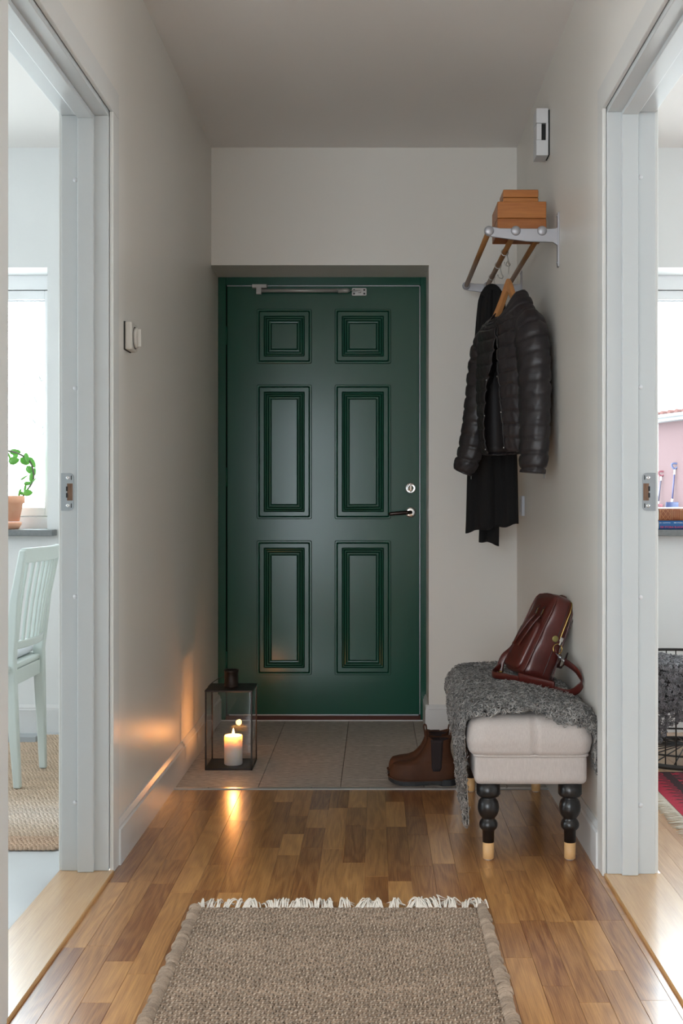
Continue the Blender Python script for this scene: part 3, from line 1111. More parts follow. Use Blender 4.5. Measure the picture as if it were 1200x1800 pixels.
def text(body, size, loc, m, parent, sx=1.0, name='title_lettering', rot=(H90, 0, 0), al='LEFT'):
    cu = bpy.data.curves.new(name, 'FONT')
    cu.body = body
    cu.size = size
    cu.align_x = al
    cu.extrude = .00015
    cu.materials.append(m)
    tmp = bpy.data.objects.new(name, cu)
    me = bpy.data.meshes.new_from_object(tmp)
    bpy.data.objects.remove(tmp)
    o = bpy.data.objects.new(name, me)
    SC.collection.objects.link(o)
    o.parent = parent
    pl = worldloc(parent)
    o.location = [a - b for a, b in zip(loc, pl)]
    o.rotation_euler = rot
    o.scale = (sx, 1, 1)
    return o


bb = book('blue_book', 'blue book with white and red lettering lying on the stone sill', WZ0 + .0005, B1, M['blueboard'])
sY = by0 - .0008
Xb = lambda px: X(1150 + px / 24, by0)
Zb = lambda py: Z(885 + py / 24, by0)
text('BILL RAMSTON', .0068, (Xb(212), sY + .002, Zb(842)), M['whiteink'], bb, 1.05)
text('MILITÄRHISTORIENS', .0090, (Xb(820), sY + .002, Zb(852)), M['whiteink'], bb, 1.1)
text('DE STORA SLAGEN', .0130, (Xb(238), sY - .0002, Zb(1040)), M['redink'], bb, .98)
tb = book('leather_book', 'tan leather book with gilt lattice spine on top of the blue book', B1 + .0003, B2, M['tan_leather'])
m = MB()
zs0, zs1 = B1 + .004, B2 - .003


def spine(x, z):
    k = np.clip((z - B1) / (B2 - B1), 0, 1)
    a = math.acos(1 - 2 * k)
    return (x, by0 + .010 - .010 * sin(a) - .0004, z)


def line(xa, za, xb, zb, r=.0005):
    m.tube([spine(xa + (xb - xa) * t, za + (zb - za) * t) for t in np.linspace(0, 1, 7)], r, 4)


xa_, xb_, xc_ = Xb(270), Xb(468), Xb(665)
hz = (zs1 - zs0)
for x0_, x1_ in ((Xb(270), Xb(468)), (Xb(468), Xb(665))):
    xm_ = (x0_ + x1_) / 2
    zm_ = Zb(445)
    line(x0_, zm_, xm_, Zb(310)); line(xm_, Zb(310), x1_, zm_); line(x0_, zm_, xm_, Zb(575)); line(xm_, Zb(575), x1_, zm_)
    line(xm_, Zb(310), x0_ + .003, zs1); line(xm_, Zb(310), x1_ - .003, zs1); line(xm_, Zb(575), x0_ + .001, zs0); line(xm_, Zb(575), x1_ - .001, zs0)
for px_ in (250, 690, 760, 1100, 1165, 1500, 1560, 1900):
    line(Xb(px_), zs0, Xb(px_), zs1, .0008)
for px_, a_, b_ in ((845, 330, 570), (910, 250, 600), (1000, 260, 620)):
    n_ = 7
    for k in range(n_):
        z_ = Zb(a_ + (b_ - a_) * k / (n_ - 1))
        m.box((Xb(px_) - .0013, spine(0, z_)[1] - .0002, z_ - .0006), (Xb(px_) + .0013, spine(0, z_)[1] + .0006, z_ + .0006))
gt = m.build('gilt_tooling', M['gold'], tb)
gt['kind'] = 'stuff'

BX, BY, BR, BZ = 1.262, 4.625, .285, .395
bk = thing('wire_basket', 'round black wire basket stool on oak floor draped with curly fleece', 'basket', (BX, BY, 0))
circ = lambda r, z, n=64: [(BX + r * cos(t), BY + r * sin(t), z) for t in np.linspace(0, 2 * PI, n, endpoint=False)]
MB().tube(circ(BR, .012), .010, 8, closed=True).build('base_ring', M['black_metal'], bk)
MB().tube(circ(BR, BZ), .006, 8, closed=True).build('top_ring', M['black_metal'], bk)
MB().tube(circ(BR * .985, .055), .004, 6, closed=True).build('inner_ring', M['black_metal'], bk)
for k in range(44):
    t = 2 * PI * k / 44 + .03
    MB().tube([(BX + BR * cos(t), BY + BR * sin(t), .012), (BX + BR * cos(t), BY + BR * sin(t), BZ)], .0026, 5).build('wire', M['black_metal'], bk)
for k in range(22):
    t = 2 * PI * k / 22
    MB().tube([(BX, BY, .05), (BX + BR * cos(t), BY + BR * sin(t), .018)], .0026, 5).build('spoke', M['black_metal'], bk)


def curl(turns, r0, r1, rise, tube_r, seg, n=4):
    t = np.linspace(0, 1, seg)
    r = r0 + (r1 - r0) * t
    p = np.stack([r * np.cos(2 * PI * turns * t), r * np.sin(2 * PI * turns * t), rise * t], 1)
    b = MB().tube(p, np.linspace(tube_r, tube_r * .6, seg), n, cap=False)
    return np.concatenate(b.v), np.concatenate([f for f in b.f if f.shape[1] == 4])


def rand_rot(n, normals, tilt, r):
    """rotation matrices whose z follows the surface normal, tilted at random."""
    z = normals + r.normal(0, tilt, (n, 3))
    z /= np.linalg.norm(z, axis=1)[:, None]
    a = r.normal(0, 1, (n, 3))
    x = a - z * (a * z).sum(1)[:, None]
    x /= np.linalg.norm(x, axis=1)[:, None]
    y = np.cross(z, x)
    return np.stack([x, y, z], 2)


M['fleece_grey'] = mat('grey_curly_wool', srgb(122, 120, 122), .9, tint=True, sheen=.3)
M['hide'] = mat('pale_hide', (.45, .42, .39), .9)
fleece2 = thing('curly_fleece', 'dark grey fleece of large ring curls over the wire basket', 'sheepskin', (BX, BY, BZ))
# drape: dome across the basket then down its front
pos, nrm = [], []
g2 = np.random.default_rng(3)
for _ in range(9000):
    th_, s_ = g2.uniform(PI * .98, PI * 2.02), g2.uniform(0, 1)
    hang = .245 + .05 * sin(th_ * 5) + .02 * sin(th_ * 11) - .05 * math.exp(-((th_ - 4.25) / .12) ** 2)
    d = s_ * (BR + hang)
    if d < BR * .35:
        continue
    if d < BR:
        if g2.uniform() > d / BR:
            continue
        pos.append((BX + d * cos(th_), BY + d * sin(th_), BZ + .012 + .01 * cos(d * 9)))
        nrm.append((0, 0, 1))
    else:
        e = d - BR
        pos.append((BX + (BR + .016 + .012 * sin(e * 20)) * cos(th_), BY + (BR + .016 + .012 * sin(e * 20)) * sin(th_), BZ + .012 - e))
        nrm.append((cos(th_), sin(th_), .15))
pos, nrm = np.array(pos), np.array(nrm)
cv, cf = curl(1.6, .0066, .0028, .008, .0022, 12)
sc_ = g2.uniform(.7, 1.3, len(pos))
mats = rand_rot(len(pos), nrm, .35, g2) * sc_[:, None, None]
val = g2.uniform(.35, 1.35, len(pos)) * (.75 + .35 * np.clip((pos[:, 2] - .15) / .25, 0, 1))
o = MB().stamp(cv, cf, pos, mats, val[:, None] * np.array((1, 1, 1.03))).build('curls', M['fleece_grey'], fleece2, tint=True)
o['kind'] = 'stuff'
m = MB()
rings = []
for k, (rr_, zz_) in enumerate(((.02, BZ + .010), (BR * .6, BZ + .011), (BR + .008, BZ + .010), (BR + .016, BZ - .004), (BR + .016, BZ - .15))):
    rings.append([(BX + rr_ * cos(t), BY + rr_ * sin(t), zz_ - (.03 * sin(t * 5) if k == 4 else 0)) for t in np.linspace(PI * .98, PI * 2.02, 40)])
M['hidegrey'] = mat('dark_wool_base', srgb(60, 59, 60), .95)
m.loft(rings, closed=False)
m.build('hide', M['hidegrey'], fleece2)

# oriental rug: pattern is woven print
pm = bpy.data.materials.new('red_woven_pattern')
pm.use_nodes = True
nt = pm.node_tree
L = nt.links.new
p = nt.nodes['Principled BSDF']
p.inputs['Roughness'].default_value = .95
tc = nt.nodes.new('ShaderNodeTexCoord')
sx = nt.nodes.new('ShaderNodeSeparateXYZ')
L(tc.outputs['Object'], sx.inputs[0])


def mth(op, a, b=None, c=None):
    n = nt.nodes.new('ShaderNodeMath')
    n.operation = op
    for i, q in enumerate((a, b, c)):
        if q is None:
            continue
        if isinstance(q, (int, float)):
            n.inputs[i].default_value = q
        else:
            L(q, n.inputs[i])
    return n.outputs[0]


def cmix(f, a, b):
    n = nt.nodes.new('ShaderNodeMix')
    n.data_type = 'RGBA'
    L(f, n.inputs[0])
    for i, q in ((6, a), (7, b)):
        if isinstance(q, tuple):
            n.inputs[i].default_value = (*q, 1)
        else:
            L(q, n.inputs[i])
    return n.outputs[2]


gx, gy = sx.outputs[0], sx.outputs[1]
RED, DARK, MID = srgb(158, 26, 52), srgb(46, 24, 28), srgb(96, 22, 38)
# comb teeth on the first border band
tooth = mth('PINGPONG', gy, .022)
b1 = mth('LESS_THAN', mth('MULTIPLY', tooth, 2.2), mth('SUBTRACT', gx, .012))
b1 = mth('MULTIPLY', b1, mth('LESS_THAN', mth('PINGPONG', mth('ADD', gy, mth('MULTIPLY', gx, .4)), .011), .0065))
col = cmix(b1, RED, DARK)
inb = mth('GREATER_THAN', gx, .075)
dia = mth('LESS_THAN', mth('ADD', mth('PINGPONG', gx, .05), mth('PINGPONG', gy, .06)), .045)
dia2 = mth('LESS_THAN', mth('ADD', mth('PINGPONG', gx, .02), mth('PINGPONG', gy, .025)), .016)
fld = cmix(dia, MID, RED)
fld = cmix(dia2, fld, DARK)
bd = mth('LESS_THAN', mth('ABSOLUTE', mth('SUBTRACT', gx, .095)), .016)
fld = cmix(bd, fld, DARK)
col = cmix(inb, col, fld)
nz = nt.nodes.new('ShaderNodeTexNoise')
nz.inputs['Scale'].default_value = 240
bp = nt.nodes.new('ShaderNodeBump')
bp.inputs['Strength'].default_value = .5
bp.inputs['Distance'].default_value = .003
L(nz.outputs[0], bp.inputs['Height'])
L(bp.outputs[0], p.inputs['Normal'])
L(col, p.inputs['Base Color'])
rx0 = 1.0
og = thing('patterned_rug', 'red and black patterned wool rug with fringe on the oak floor', 'rug', (rx0, 3.2, 0))
MB().box((rx0, 3.2, .0005), (2.6, 4.31, .009)).build('pile', pm, og)
fg = MB()
for k in range(150):
    y = 3.21 + k * .0073
    ln = rnd.uniform(.05, .065)
    dy = rnd.uniform(-.012, .012)
    fg.tube(spline([(rx0 + .004, y, .006), (rx0 - ln * .5, y + dy * .6, .006), (rx0 - ln, y + dy, .003)], 5), [.0022, .002, .0018, .0016, .001], 4)
M['fringe'] = mat('cream_yarn', srgb(206, 198, 184), .95, col2=srgb(186, 176, 160), nscale=(300, 300, 300))
o = fg.build('fringe', M['fringe'], og)
o['kind'] = 'stuff'

# ------------------------------------------------------------------ hall rug
M['sisal'] = mat('natural_jute_yarn', srgb(174, 157, 140), .95, col2=srgb(146, 127, 110), nscale=(260, 260, 260), tint=True, bump=.5, bscale=(700, 700, 700))
hr = thing('jute_mat', 'beige woven jute mat with cream fringe on the oak floor', 'rug', (-.09, 2.2, 0))
RX0, RX1, RY_0, RY_1 = -.455, .272, 1.75, 2.865
MB().box((RX0 + .01, RY_0, .0004), (RX1 - .01, RY_1 - .004, .006)).build('backing', M['sisal'], hr, tint=True)
rw, cw = .0098, .0092
wp, wm, wc, tp, tm_, tcx = [], [], [], [], [], []
g3 = np.random.default_rng(21)
ys = np.arange(RY_0, RY_1, rw)
drift = np.cumsum(g3.normal(0, .0007, len(ys)))
for j, y in enumerate(ys):
    band = 1 + .10 * sin(j * .37) * sin(j * .071 + .5) + g3.normal(0, .05)
    xs_ = np.arange(RX0 + .012 + .0022 * sin(j * .8), RX1 - .010, cw)
    for i, x in enumerate(xs_):
        yy = y + .0012 * sin(x * 31 + j * .3)
        if (i + j) % 2 == 0:
            wp.append((x + g3.normal(0, .0007), yy + g3.normal(0, .0004), .0078))
            wm.append(np.array(Matrix.Rotation(g3.normal(0, .12), 3, 'Z') @ Matrix.Diagonal((.0088, .0043, .0042))))
            wc.append(np.array((.86, .80, .74)) * band * g3.uniform(.78, 1.12))
        else:
            tp.append((x + g3.normal(0, .0006), yy + g3.normal(0, .0008), .0088))
            tm_.append(np.array(Matrix.Rotation(g3.normal(-.45, .18), 3, 'Z') @ Matrix.Diagonal((.0021, .0056, .0034))))
            wv = np.array((1.35, 1.38, 1.40)) * g3.uniform(.8, 1.12)
            tcx.append(wv * (1 if g3.uniform() > .2 else .75))
o = MB().stamp(NV, NQ, wp, np.array(wm), wc).stamp(NV, NQ, tp, np.array(tm_), tcx).build('weave', M['sisal'], hr, tint=True)
o['kind'] = 'stuff'
# looped side edges
eb = MB()
for sd, x0 in ((-1, RX0), (1, RX1)):
    y = RY_0
    while y < RY_1 - .012:
        nw = rnd.choice((2, 2, 3, 3, 4))
        bulge = rnd.uniform(.001, .010)
        tone = np.array((1.02, .99, .96)) * rnd.uniform(.78, 1.15)
        skew = rnd.uniform(-.004, .009)
        for k in range(nw):
            f = (k + .5) / nw
            bb = bulge * sin(PI * (.2 + .6 * f)) + rnd.uniform(-.0008, .0008)
            yk = y + k * .0066
            p = [(x0 - sd * .017, yk - skew, .0085), (x0 - sd * .009, yk - skew * .5, .0145 + rnd.uniform(0, .002)), (x0 + sd * (bb - .002), yk + skew * .2, .0150),
                 (x0 + sd * (bb + .004), yk + skew * .7, .0085), (x0 + sd * bb, yk + skew, .003)]
            eb.tube(spline(p, 10), rnd.uniform(.0034, .0041), 6)
            eb.c[-1][:] = tone * rnd.uniform(.88, 1.1)
        y += nw * .0066 + .0016
o = eb.build('looped_edge', M['sisal'], hr, tint=True)
o['kind'] = 'stuff'
fg = MB()
x = RX0 + .012
while x < RX1 - .006:
    wsp = rnd.uniform(.009, .021)
    lean = rnd.uniform(-.9, 1.0)
    ln = rnd.uniform(.030, .052)
    curlv = rnd.uniform(-1, 1)
    for k in range(rnd.randint(6, 9)):
        a = lean + rnd.uniform(-.35, .35)
        l2 = ln * rnd.uniform(.7, 1.12)
        bx_ = x + rnd.uniform(0, wsp)
        hz_ = rnd.uniform(.006, .020)
        p0 = (bx_, RY_1 - .006, .009)
        p1 = (bx_ + sin(a) * l2 * .4, RY_1 + cos(a) * l2 * .35, .008 + hz_)
        p2 = (bx_ + sin(a) * l2 * .8 + curlv * .004, RY_1 + cos(a) * l2 * .7, .006 + hz_ * rnd.uniform(.5, 1.1))
        p3 = (bx_ + sin(a + curlv * .8) * l2, RY_1 + cos(a + curlv * .8) * l2, rnd.uniform(.003, .012))
        fg.tube(spline([p0, p1, p2, p3], 9), np.interp(np.linspace(0, 1, 9), [0, .7, 1], [.0019, .0016, .0008]), 5)
    x += wsp + (rnd.uniform(.004, .014) if rnd.random() < .3 else .001)
M['fringe2'] = mat('cream_cotton_fringe', srgb(232, 224, 212), .9, col2=srgb(214, 204, 192), nscale=(300, 300, 300))
o = fg.build('fringe', M['fringe2'], hr)
o['kind'] = 'stuff'

# ------------------------------------------------------------------ lantern and candle
LX_0, LX_1, LYa, LYb, LH = -.656, -.474, 4.372, 4.548, .307
lx, ly = (LX_0 + LX_1) / 2, (LYa + LYb) / 2
ln_ = thing('lantern', 'dark metal lantern with clear glass sides on the stone tiles', 'lantern', (lx, ly, 0))
m = MB().box((LX_0 + .004, LYa + .004, .0025), (LX_1 - .004, LYb - .004, .005))
m.build('base_plate', M['bronze'], ln_)
m = MB()
pw = .006
for a, b in ((LX_0, LYa), (LX_1 - pw, LYa), (LX_0, LYb - pw), (LX_1 - pw, LYb - pw)):
    MB().box((a, b, .0), (a + pw, b + pw, LH - .006)).build('post', M['bronze'], ln_, bevel=.0008, seg=1)
m.box((LX_0, LYa, 0), (LX_1, LYa + pw, pw)).box((LX_0, LYb - pw, 0), (LX_1, LYb, pw)).box((LX_0, LYa, 0), (LX_0 + pw, LYb, pw)).box((LX_1 - pw, LYa, 0), (LX_1, LYb, pw))
m.build('bottom_rail', M['bronze'], ln_)
MB().box((LX_0 - .001, LYa - .001, LH - .007), (LX_1 + .001, LYb + .001, LH)).build('lid', M['bronze'], ln_, bevel=.001, seg=1)
for a, b in (((LX_0 + pw, LYa + .002, pw), (LX_1 - pw, LYa + .0045, LH - .007)), ((LX_0 + pw, LYb - .0045, pw), (LX_1 - pw, LYb - .002, LH - .007)),
             ((LX_0 + .002, LYa + pw, pw), (LX_0 + .0045, LYb - pw, LH - .007)), ((LX_1 - .0045, LYa + pw, pw), (LX_1 - .002, LYb - pw, LH - .007))):
    MB().box(a, b).build('glass_pane', M['lglass'], ln_)
chx = X(406.5, ly)
MB().lathe([(.029, LH), (.029, LH + .004), (.0272, LH + .005), (.0272, LH + .058), (.0285, LH + .060), (.0285, LH + .067), (.0245, LH + .067), (.0245, LH + .02), (.0005, LH + .019)], (chx, ly, 0), 28).build('chimney', M['bronze'], ln_)
pth = spline([(chx - .028, ly, LH + .040), (chx - .05, ly, LH + .032), (chx - .075, ly - .01, LH + .016), (chx - .088, ly - .02, LH + .004)], 16)
MB().tube(pth, .0013, 6).build('wire_handle', M['black_metal'], ln_)

CX, CY, CZ = X(410, ly - .006), ly - .006, .119
cn = thing('pillar_candle', 'lit white pillar candle inside the glass lantern', 'candle', (CX, CY, .005))
cr_ = .0357
prof = [(.0005, .005), (cr_ - .003, .005), (cr_, .008), (cr_, CZ - .004), (cr_ - .002, CZ), (cr_ - .006, CZ - .002), (cr_ * .6, CZ - .010), (.010, CZ - .012), (.0005, CZ - .012)]
MB().lathe(prof, (CX, CY, 0), 40).build('wax', M['wax'], cn)
MB().tube([(CX, CY, CZ - .012), (CX, CY, CZ - .001), (CX + .0015, CY, CZ + .003)], .0009, 6).build('wick', M['wick'], cn)
fm = bpy.data.materials.new('flame')
fm.use_nodes = True
fn = fm.node_tree
fn.nodes.clear()
fo, fe, ft, fa = (fn.nodes.new(k) for k in ('ShaderNodeOutputMaterial', 'ShaderNodeEmission', 'ShaderNodeBsdfTransparent', 'ShaderNodeAddShader'))
fe.inputs[0].default_value = (1, .58, .18, 1)
fe.inputs[1].default_value = 2.2
fn.links.new(fe.outputs[0], fa.inputs[0])
fn.links.new(ft.outputs[0], fa.inputs[1])
fn.links.new(fa.outputs[0], fo.inputs[0])
M['flame'] = fm
MB().lathe([(.0003, CZ - .003), (.0032, CZ + .001), (.0048, CZ + .007), (.0042, CZ + .013), (.0022, CZ + .020), (.0002, CZ + .027)], (CX, CY, 0), 16).build('flame', M['flame'], cn)
cl = bpy.data.lights.new('candle_light', 'POINT')
cl.energy = .17
cl.color = (1, .39, .11)
cl.shadow_soft_size = .012
co = bpy.data.objects.new('candle_light', cl)
co.location = (0, 0, CZ + .016 - .005)
co.parent = cn
SC.collection.objects.link(co)

# ------------------------------------------------------------------ bench
M['linen'] = mat('beige_linen', srgb(200, 190, 184), .9, col2=srgb(182, 171, 165), nscale=(420, 420, 60), sheen=.2, bump=.3, bscale=(600, 600, 200))
be = thing('footstool_bench', 'beige linen bench with turned black legs by the right wall', 'bench', (.443, 3.68, 0))
FX0, FX1, FY0, FY1 = .283, .605, 3.245, 4.115
FZ0, FZ1, CT = .222, .304, .418


def rounded_block(x0, x1, y0, y1, z0, z1, r, n=6, crown=0.0, bulge=0.0, dents=(), rb=None):
    """rounded cushion: stacked rounded rectangles."""
    m = MB()
    rings = []
    zz = []
    rb = r if rb is None else rb
    for t in np.linspace(-H90, 0, n):
        zz.append((z0 + rb + rb * sin(t), rb * .8 * (1 - cos(t))))
    for t in np.linspace(0, 1, 7)[1:-1]:
        zz.append((z0 + rb + (z1 - z0 - r - rb) * t, -bulge * sin(PI * t)))
    for t in np.linspace(0, H90, n):
        zz.append((z1 - r + r * sin(t), r * (1 - cos(t))))
    for z, i in zz:
        pts = []
        cr2 = max(r * .9 - i * .5, .008)
        X0, X1, Y0, Y1 = x0 + i, x1 - i, y0 + i, y1 - i
        def side(ax, ay, bx_, by_, k):
            return [(ax + (bx_ - ax) * q, ay + (by_ - ay) * q) for q in np.linspace(0, 1, k + 1)[:-1]]
        q = rrect(X0, X1, Y0, Y1, cr2, 4)
        # dense sides so the dents show
        full = []
        for a_, b_ in zip(q, q[1:] + q[:1]):
            d = math.hypot(a_[0] - b_[0], a_[1] - b_[1])
            k = max(1, int(d / .012)) if d > .03 else 1
            k = (26 if abs(a_[1] - b_[1]) < 1e-6 else 60) if d > .03 else 1
            full += side(*a_, *b_, k)
        ring = []
        for (px_, py_) in full:
            dx = dy = 0
            for kind, c, dep, wd in dents:
                if kind == 'x' and (py_ < y0 + .05 or py_ > y1 - .05):
                    dy += dep * math.exp(-((px_ - c) / wd) ** 2) * (1 if py_ < (y0 + y1) / 2 else -1)
                if kind == 'y' and (px_ < x0 + .05 or px_ > x1 - .05):
                    dx += dep * math.exp(-((py_ - c) / wd) ** 2) * (1 if px_ < (x0 + x1) / 2 else -1)
            ring.append((px_ + dx, py_ + dy, z))
        rings.append(ring)
    m.loft(rings, True, True, False)
    last = np.array(rings[-1])
    c = np.array(((x0 + x1) / 2, (y0 + y1) / 2, z1 + crown))
    tops = [last]
    for k in (.8, .55, .3, .08):
        p = c[None] + (last - c[None]) * np.array((k, k, 1))
        p[:, 2] = z1 + crown * (1 - k * k)
        tops.append(p)
    m.loft(tops, True, False, True)
    return m


rounded_block(FX0, FX1, FY0, FY1, FZ0, FZ1 + .01, .018, 4).build('frame', M['linen'], be)
dn = [('x', X(843.5, FY0), .010, .0030), ('x', X(938, FY0), .010, .0026)] + [('y', y, .006, .004) for y in (3.45, 3.66, 3.88)]
rounded_block(FX0 - .018, FX1 + .013, FY0 - .014, FY1 + .012, FZ1 + .002, CT, .046, 7, .014, .004, dn, .022).build('cushion', M['linen'], be)
pr = rrect(FX0 - .001, FX1 + .001, FY0 - .001, FY1 + .001, .02, 5)
MB().tube([(a, b, FZ1 + .002) for a, b in pr], .0042, 8, closed=True).build('piping', M['linen'], be)
LEG = [(.0335, .224), (.0345, .190), (.0300, .1835), (.0195, .180), (.0215, .176), (.0275, .169), (.0305, .158), (.0312, .150), (.0302, .141), (.0265, .130), (.0200, .121), (.0185, .118), (.0225, .113), (.0262, .106),
       (.0268, .100), (.0255, .093), (.0205, .0865), (.0172, .084), (.0166, .050)]
TIP = [(.0166, .050), (.0163, .004), (.0145, .002)]
for x_, y_ in ((X(858, 3.283), 3.283), (X(1001.3, 3.283), 3.283), (.338, 4.055), (.571, 4.055)):
    g = MB().lathe(LEG[::-1], (x_, y_, 0), 28).build('leg', M['blacklac'], be)
    MB().lathe(TIP[::-1], (x_, y_, 0), 24).build('wooden_tip', M['tipwood'], g)['label'] = 'pale natural wood leg tip'
    MB().lathe([(.012, 0), (.0125, .002), (.0005, .0022)], (x_, y_, 0), 20).build('glide', M['trim'], g)

# ------------------------------------------------------------------ sheepskin over the bench
sk = thing('sheepskin', 'grey curly sheepskin draped over the beige bench', 'sheepskin', (.443, 3.68, CT + .01))
xl, xr, zt, rr = FX0 - .028, FX1 + .021, CT + .015, .050
A1 = rr * H90
A2 = A1 + (xr - xl - 2 * rr)
A3 = A2 + A1


def drape(s_, b):
    """arc length across the bench and distance along it -> point and normal."""
    if s_ < 0:
        k = smoothstep(.0, .30, -s_)
        p, n = (xl + .012 * float(k) + .003 * sin(b * 23), zt - rr + s_), (-1, .0)
    elif s_ < A1:
        t = s_ / rr
        p, n = (xl + rr - rr * cos(t), zt - rr + rr * sin(t)), (-cos(t), sin(t))
    elif s_ < A2:
        q = (s_ - A1) / (A2 - A1)
        p, n = (xl + rr + (s_ - A1), zt + .012 * sin(PI * q)), (0, 1)
    elif s_ < A3:
        t = (s_ - A2) / rr
        p, n = (xr - rr + rr * sin(t), zt - rr + rr * cos(t)), (sin(t), cos(t))
    else:
        p, n = (xr, zt - rr - (s_ - A3)), (1, 0)
    y, dz = b, 0.0
    e = 3.285
    if b < e:
        d = e - b
        ph = min(d / .052, 1.3)
        y, dz = e - .052 * sin(ph), -.052 * (1 - cos(ph)) - max(0, d - .0676)
        n = (n[0] * .9, n[1] * cos(ph))
        return (p[0], y, p[1] + dz), (n[0], -sin(ph), n[1])
    return (p[0], y, p[1] + dz + .004 * sin(b * 31 + s_ * 17)), (n[0], 0, n[1])


HB = [3.20, 3.28, 3.34, 3.45, 3.50, 3.62, 3.72, 3.92, 4.02, 4.10]
HS = [-.255, -.285, -.275, -.255, -.20, -.105, -.085, -.02, .03, .09]
RB = [3.15, 3.30, 3.36, 3.44, 3.60, 3.80, 4.00, 4.10]
RS = [A3 + .10, A3 + .095, A3 + .06, A3 + .02, A3 - .01, A2 + .02, A2 - .02, A2 - .07]
FS = [-.30, -.05, .02, .06, .10, .15, .21, .25, .30, .35, A2 + .02, A3 - .01, A3 + .1]
FB = [3.262, 3.262, 3.256, 3.250, 3.238, 3.244, 3.246, 3.234, 3.218, 3.210, 3.212, 3.222, 3.232]


def inside(s_, b):
    f = np.interp(s_, FS, FB) + .004 * np.sin(s_ * 60)
    bmax = np.interp(s_, [-.3, .0, .1, .2, .3, .42], [4.0, 4.04, 4.09, 4.10, 4.09, 4.06])
    lo_ = np.interp(b, HB, HS) + .006 * np.sin(b * 70)
    hi_ = np.interp(b, RB, RS) + .006 * np.sin(b * 55)
    return (b > f) & (b < bmax) & (s_ > lo_) & (s_ < hi_)


ds = .0125
S_ = np.arange(-.30, A3 + .13, ds)
B_ = np.arange(3.19, 4.12, ds)
G = np.zeros((len(S_), len(B_), 3))
NN = np.zeros_like(G)
for i, a in enumerate(S_):
    for j, b in enumerate(B_):
        G[i, j], NN[i, j] = drape(a, b)
SS, BB = np.meshgrid(S_, B_, indexing='ij')
IN = inside(SS, BB)
idx = np.arange(G.shape[0] * G.shape[1]).reshape(G.shape[:2])
keep = IN[:-1, :-1] & IN[1:, :-1] & IN[1:, 1:] & IN[:-1, 1:]
q = np.stack([idx[:-1, :-1], idx[1:, :-1], idx[1:, 1:], idx[:-1, 1:]], -1)[keep]
used, inv = np.unique(q, return_inverse=True)
GV = G.reshape(-1, 3)[used]
NV_ = NN.reshape(-1, 3)[used]
NV_ /= np.maximum(np.linalg.norm(NV_, axis=1), 1e-6)[:, None]
hb = MB()
hb.add(GV - NV_ * .001, inv.reshape(q.shape), True)
hb.build('hide', M['hide'], sk, solid=.002)
hb = MB()
hb.add(GV + NV_ * .0035, inv.reshape(q.shape), True)
M['woolbase'] = mat('dark_wool_root', srgb(56, 52, 50), .95)
hb.build('underwool', M['woolbase'], sk, solid=.003)
g4 = np.random.default_rng(12)
n_ = 30000
cs = g4.uniform(-.30, A3 + .12, n_)
cb = g4.uniform(3.195, 4.11, n_)
ok = inside(cs, cb)
cs, cb = cs[ok], cb[ok]
pn = [drape(a, b) for a, b in zip(cs, cb)]
pos = np.array([a for a, _ in pn])
nrm = np.array([b for _, b in pn])
nrm /= np.linalg.norm(nrm, axis=1)[:, None]
pos = pos + nrm * .004
cv, cf = curl(1.3, .0046, .0058, .010, .0017, 10, 3)
mats = rand_rot(len(pos), nrm, .55, g4) * g4.uniform(.7, 1.35, len(pos))[:, None, None]
patch = .5 + .5 * np.sin(pos[:, 0] * 34 + 1.3 * np.sin(pos[:, 1] * 21)) * np.sin(pos[:, 1] * 27 + pos[:, 2] * 13)
val = g4.uniform(.35, 1.5, len(pos)) ** 1.2 * (.80 + .35 * patch)
brown = np.clip(-cs * 5, 0, 1)[:, None]
colr = val[:, None] * ((1 - brown) * np.array((1, 1, 1.0)) + brown * np.array((1.0, .93, .88)))
M['wool'] = mat('grey_sheep_wool', srgb(146, 142, 138), .9, tint=True, sheen=.2)
o = MB().stamp(cv, cf, pos, mats, colr).build('curls', M['wool'], sk, tint=True)
o['kind'] = 'stuff'

# ------------------------------------------------------------------ leather bag
M['leather'] = mat('oxblood_leather', srgb(92, 34, 27), .33, col2=srgb(70, 24, 20), nscale=(14, 14, 14), bump=.15, bscale=(260, 260, 260), bdist=.001, coat=.25, coatr=.25)
M['leather2'] = mat('dark_leather_edge', srgb(52, 22, 18), .4)
BGX, BGY, BGZ = .492, 3.722, CT + .042
bag = thing('leather_bag', 'oxblood leather backpack leaning on the wall atop the sheepskin', 'bag', (BGX, BGY, BGZ))
RB_ = Matrix.Rotation(math.radians(-77), 4, 'Z') @ Matrix.Rotation(math.radians(-22.5), 4, 'X')
HGT = .283


def bag_half(z):
    t = z / HGT
    w_ = .093
    if z > HGT - .06:
        w_ *= .52 + .48 * math.sqrt(max(0, 1 - ((z - HGT + .06) / .0605) ** 2.8))
    if z < .03:
        w_ *= .86 + .14 * math.sqrt(max(0, 1 - ((.03 - z) / .03) ** 2))
    d_ = .060 - .024 * t
    if z > HGT - .03:
        d_ *= .45 + .55 * math.sqrt(max(0, 1 - ((z - HGT + .03) / .0302) ** 2))
    if z < .022:
        d_ *= .78 + .22 * math.sqrt(max(0, 1 - ((.022 - z) / .022) ** 2))
    return w_, d_


def bag_ring(z, grow=0.0, n=44):
    w_, d_ = bag_half(z)
    w_, d_ = w_ + grow, d_ + grow
    out = []
    for a in np.arange(n) * 2 * PI / n:
        c_, s_ = cos(a), sin(a)
        e = .42
        x_ = w_ * math.copysign(abs(c_) ** e, c_)
        y_ = d_ * math.copysign(abs(s_) ** e, s_)
        wr = .0022 * sin(z * 70 + a * 3) * (1 if z < .19 else .4)
        sag = -.010 * math.exp(-((z - .14) / .06) ** 2) * (1 if abs(c_) > .8 else 0) * grow * 0
        out.append((x_ + wr * .8, y_ + wr, z))
    return out


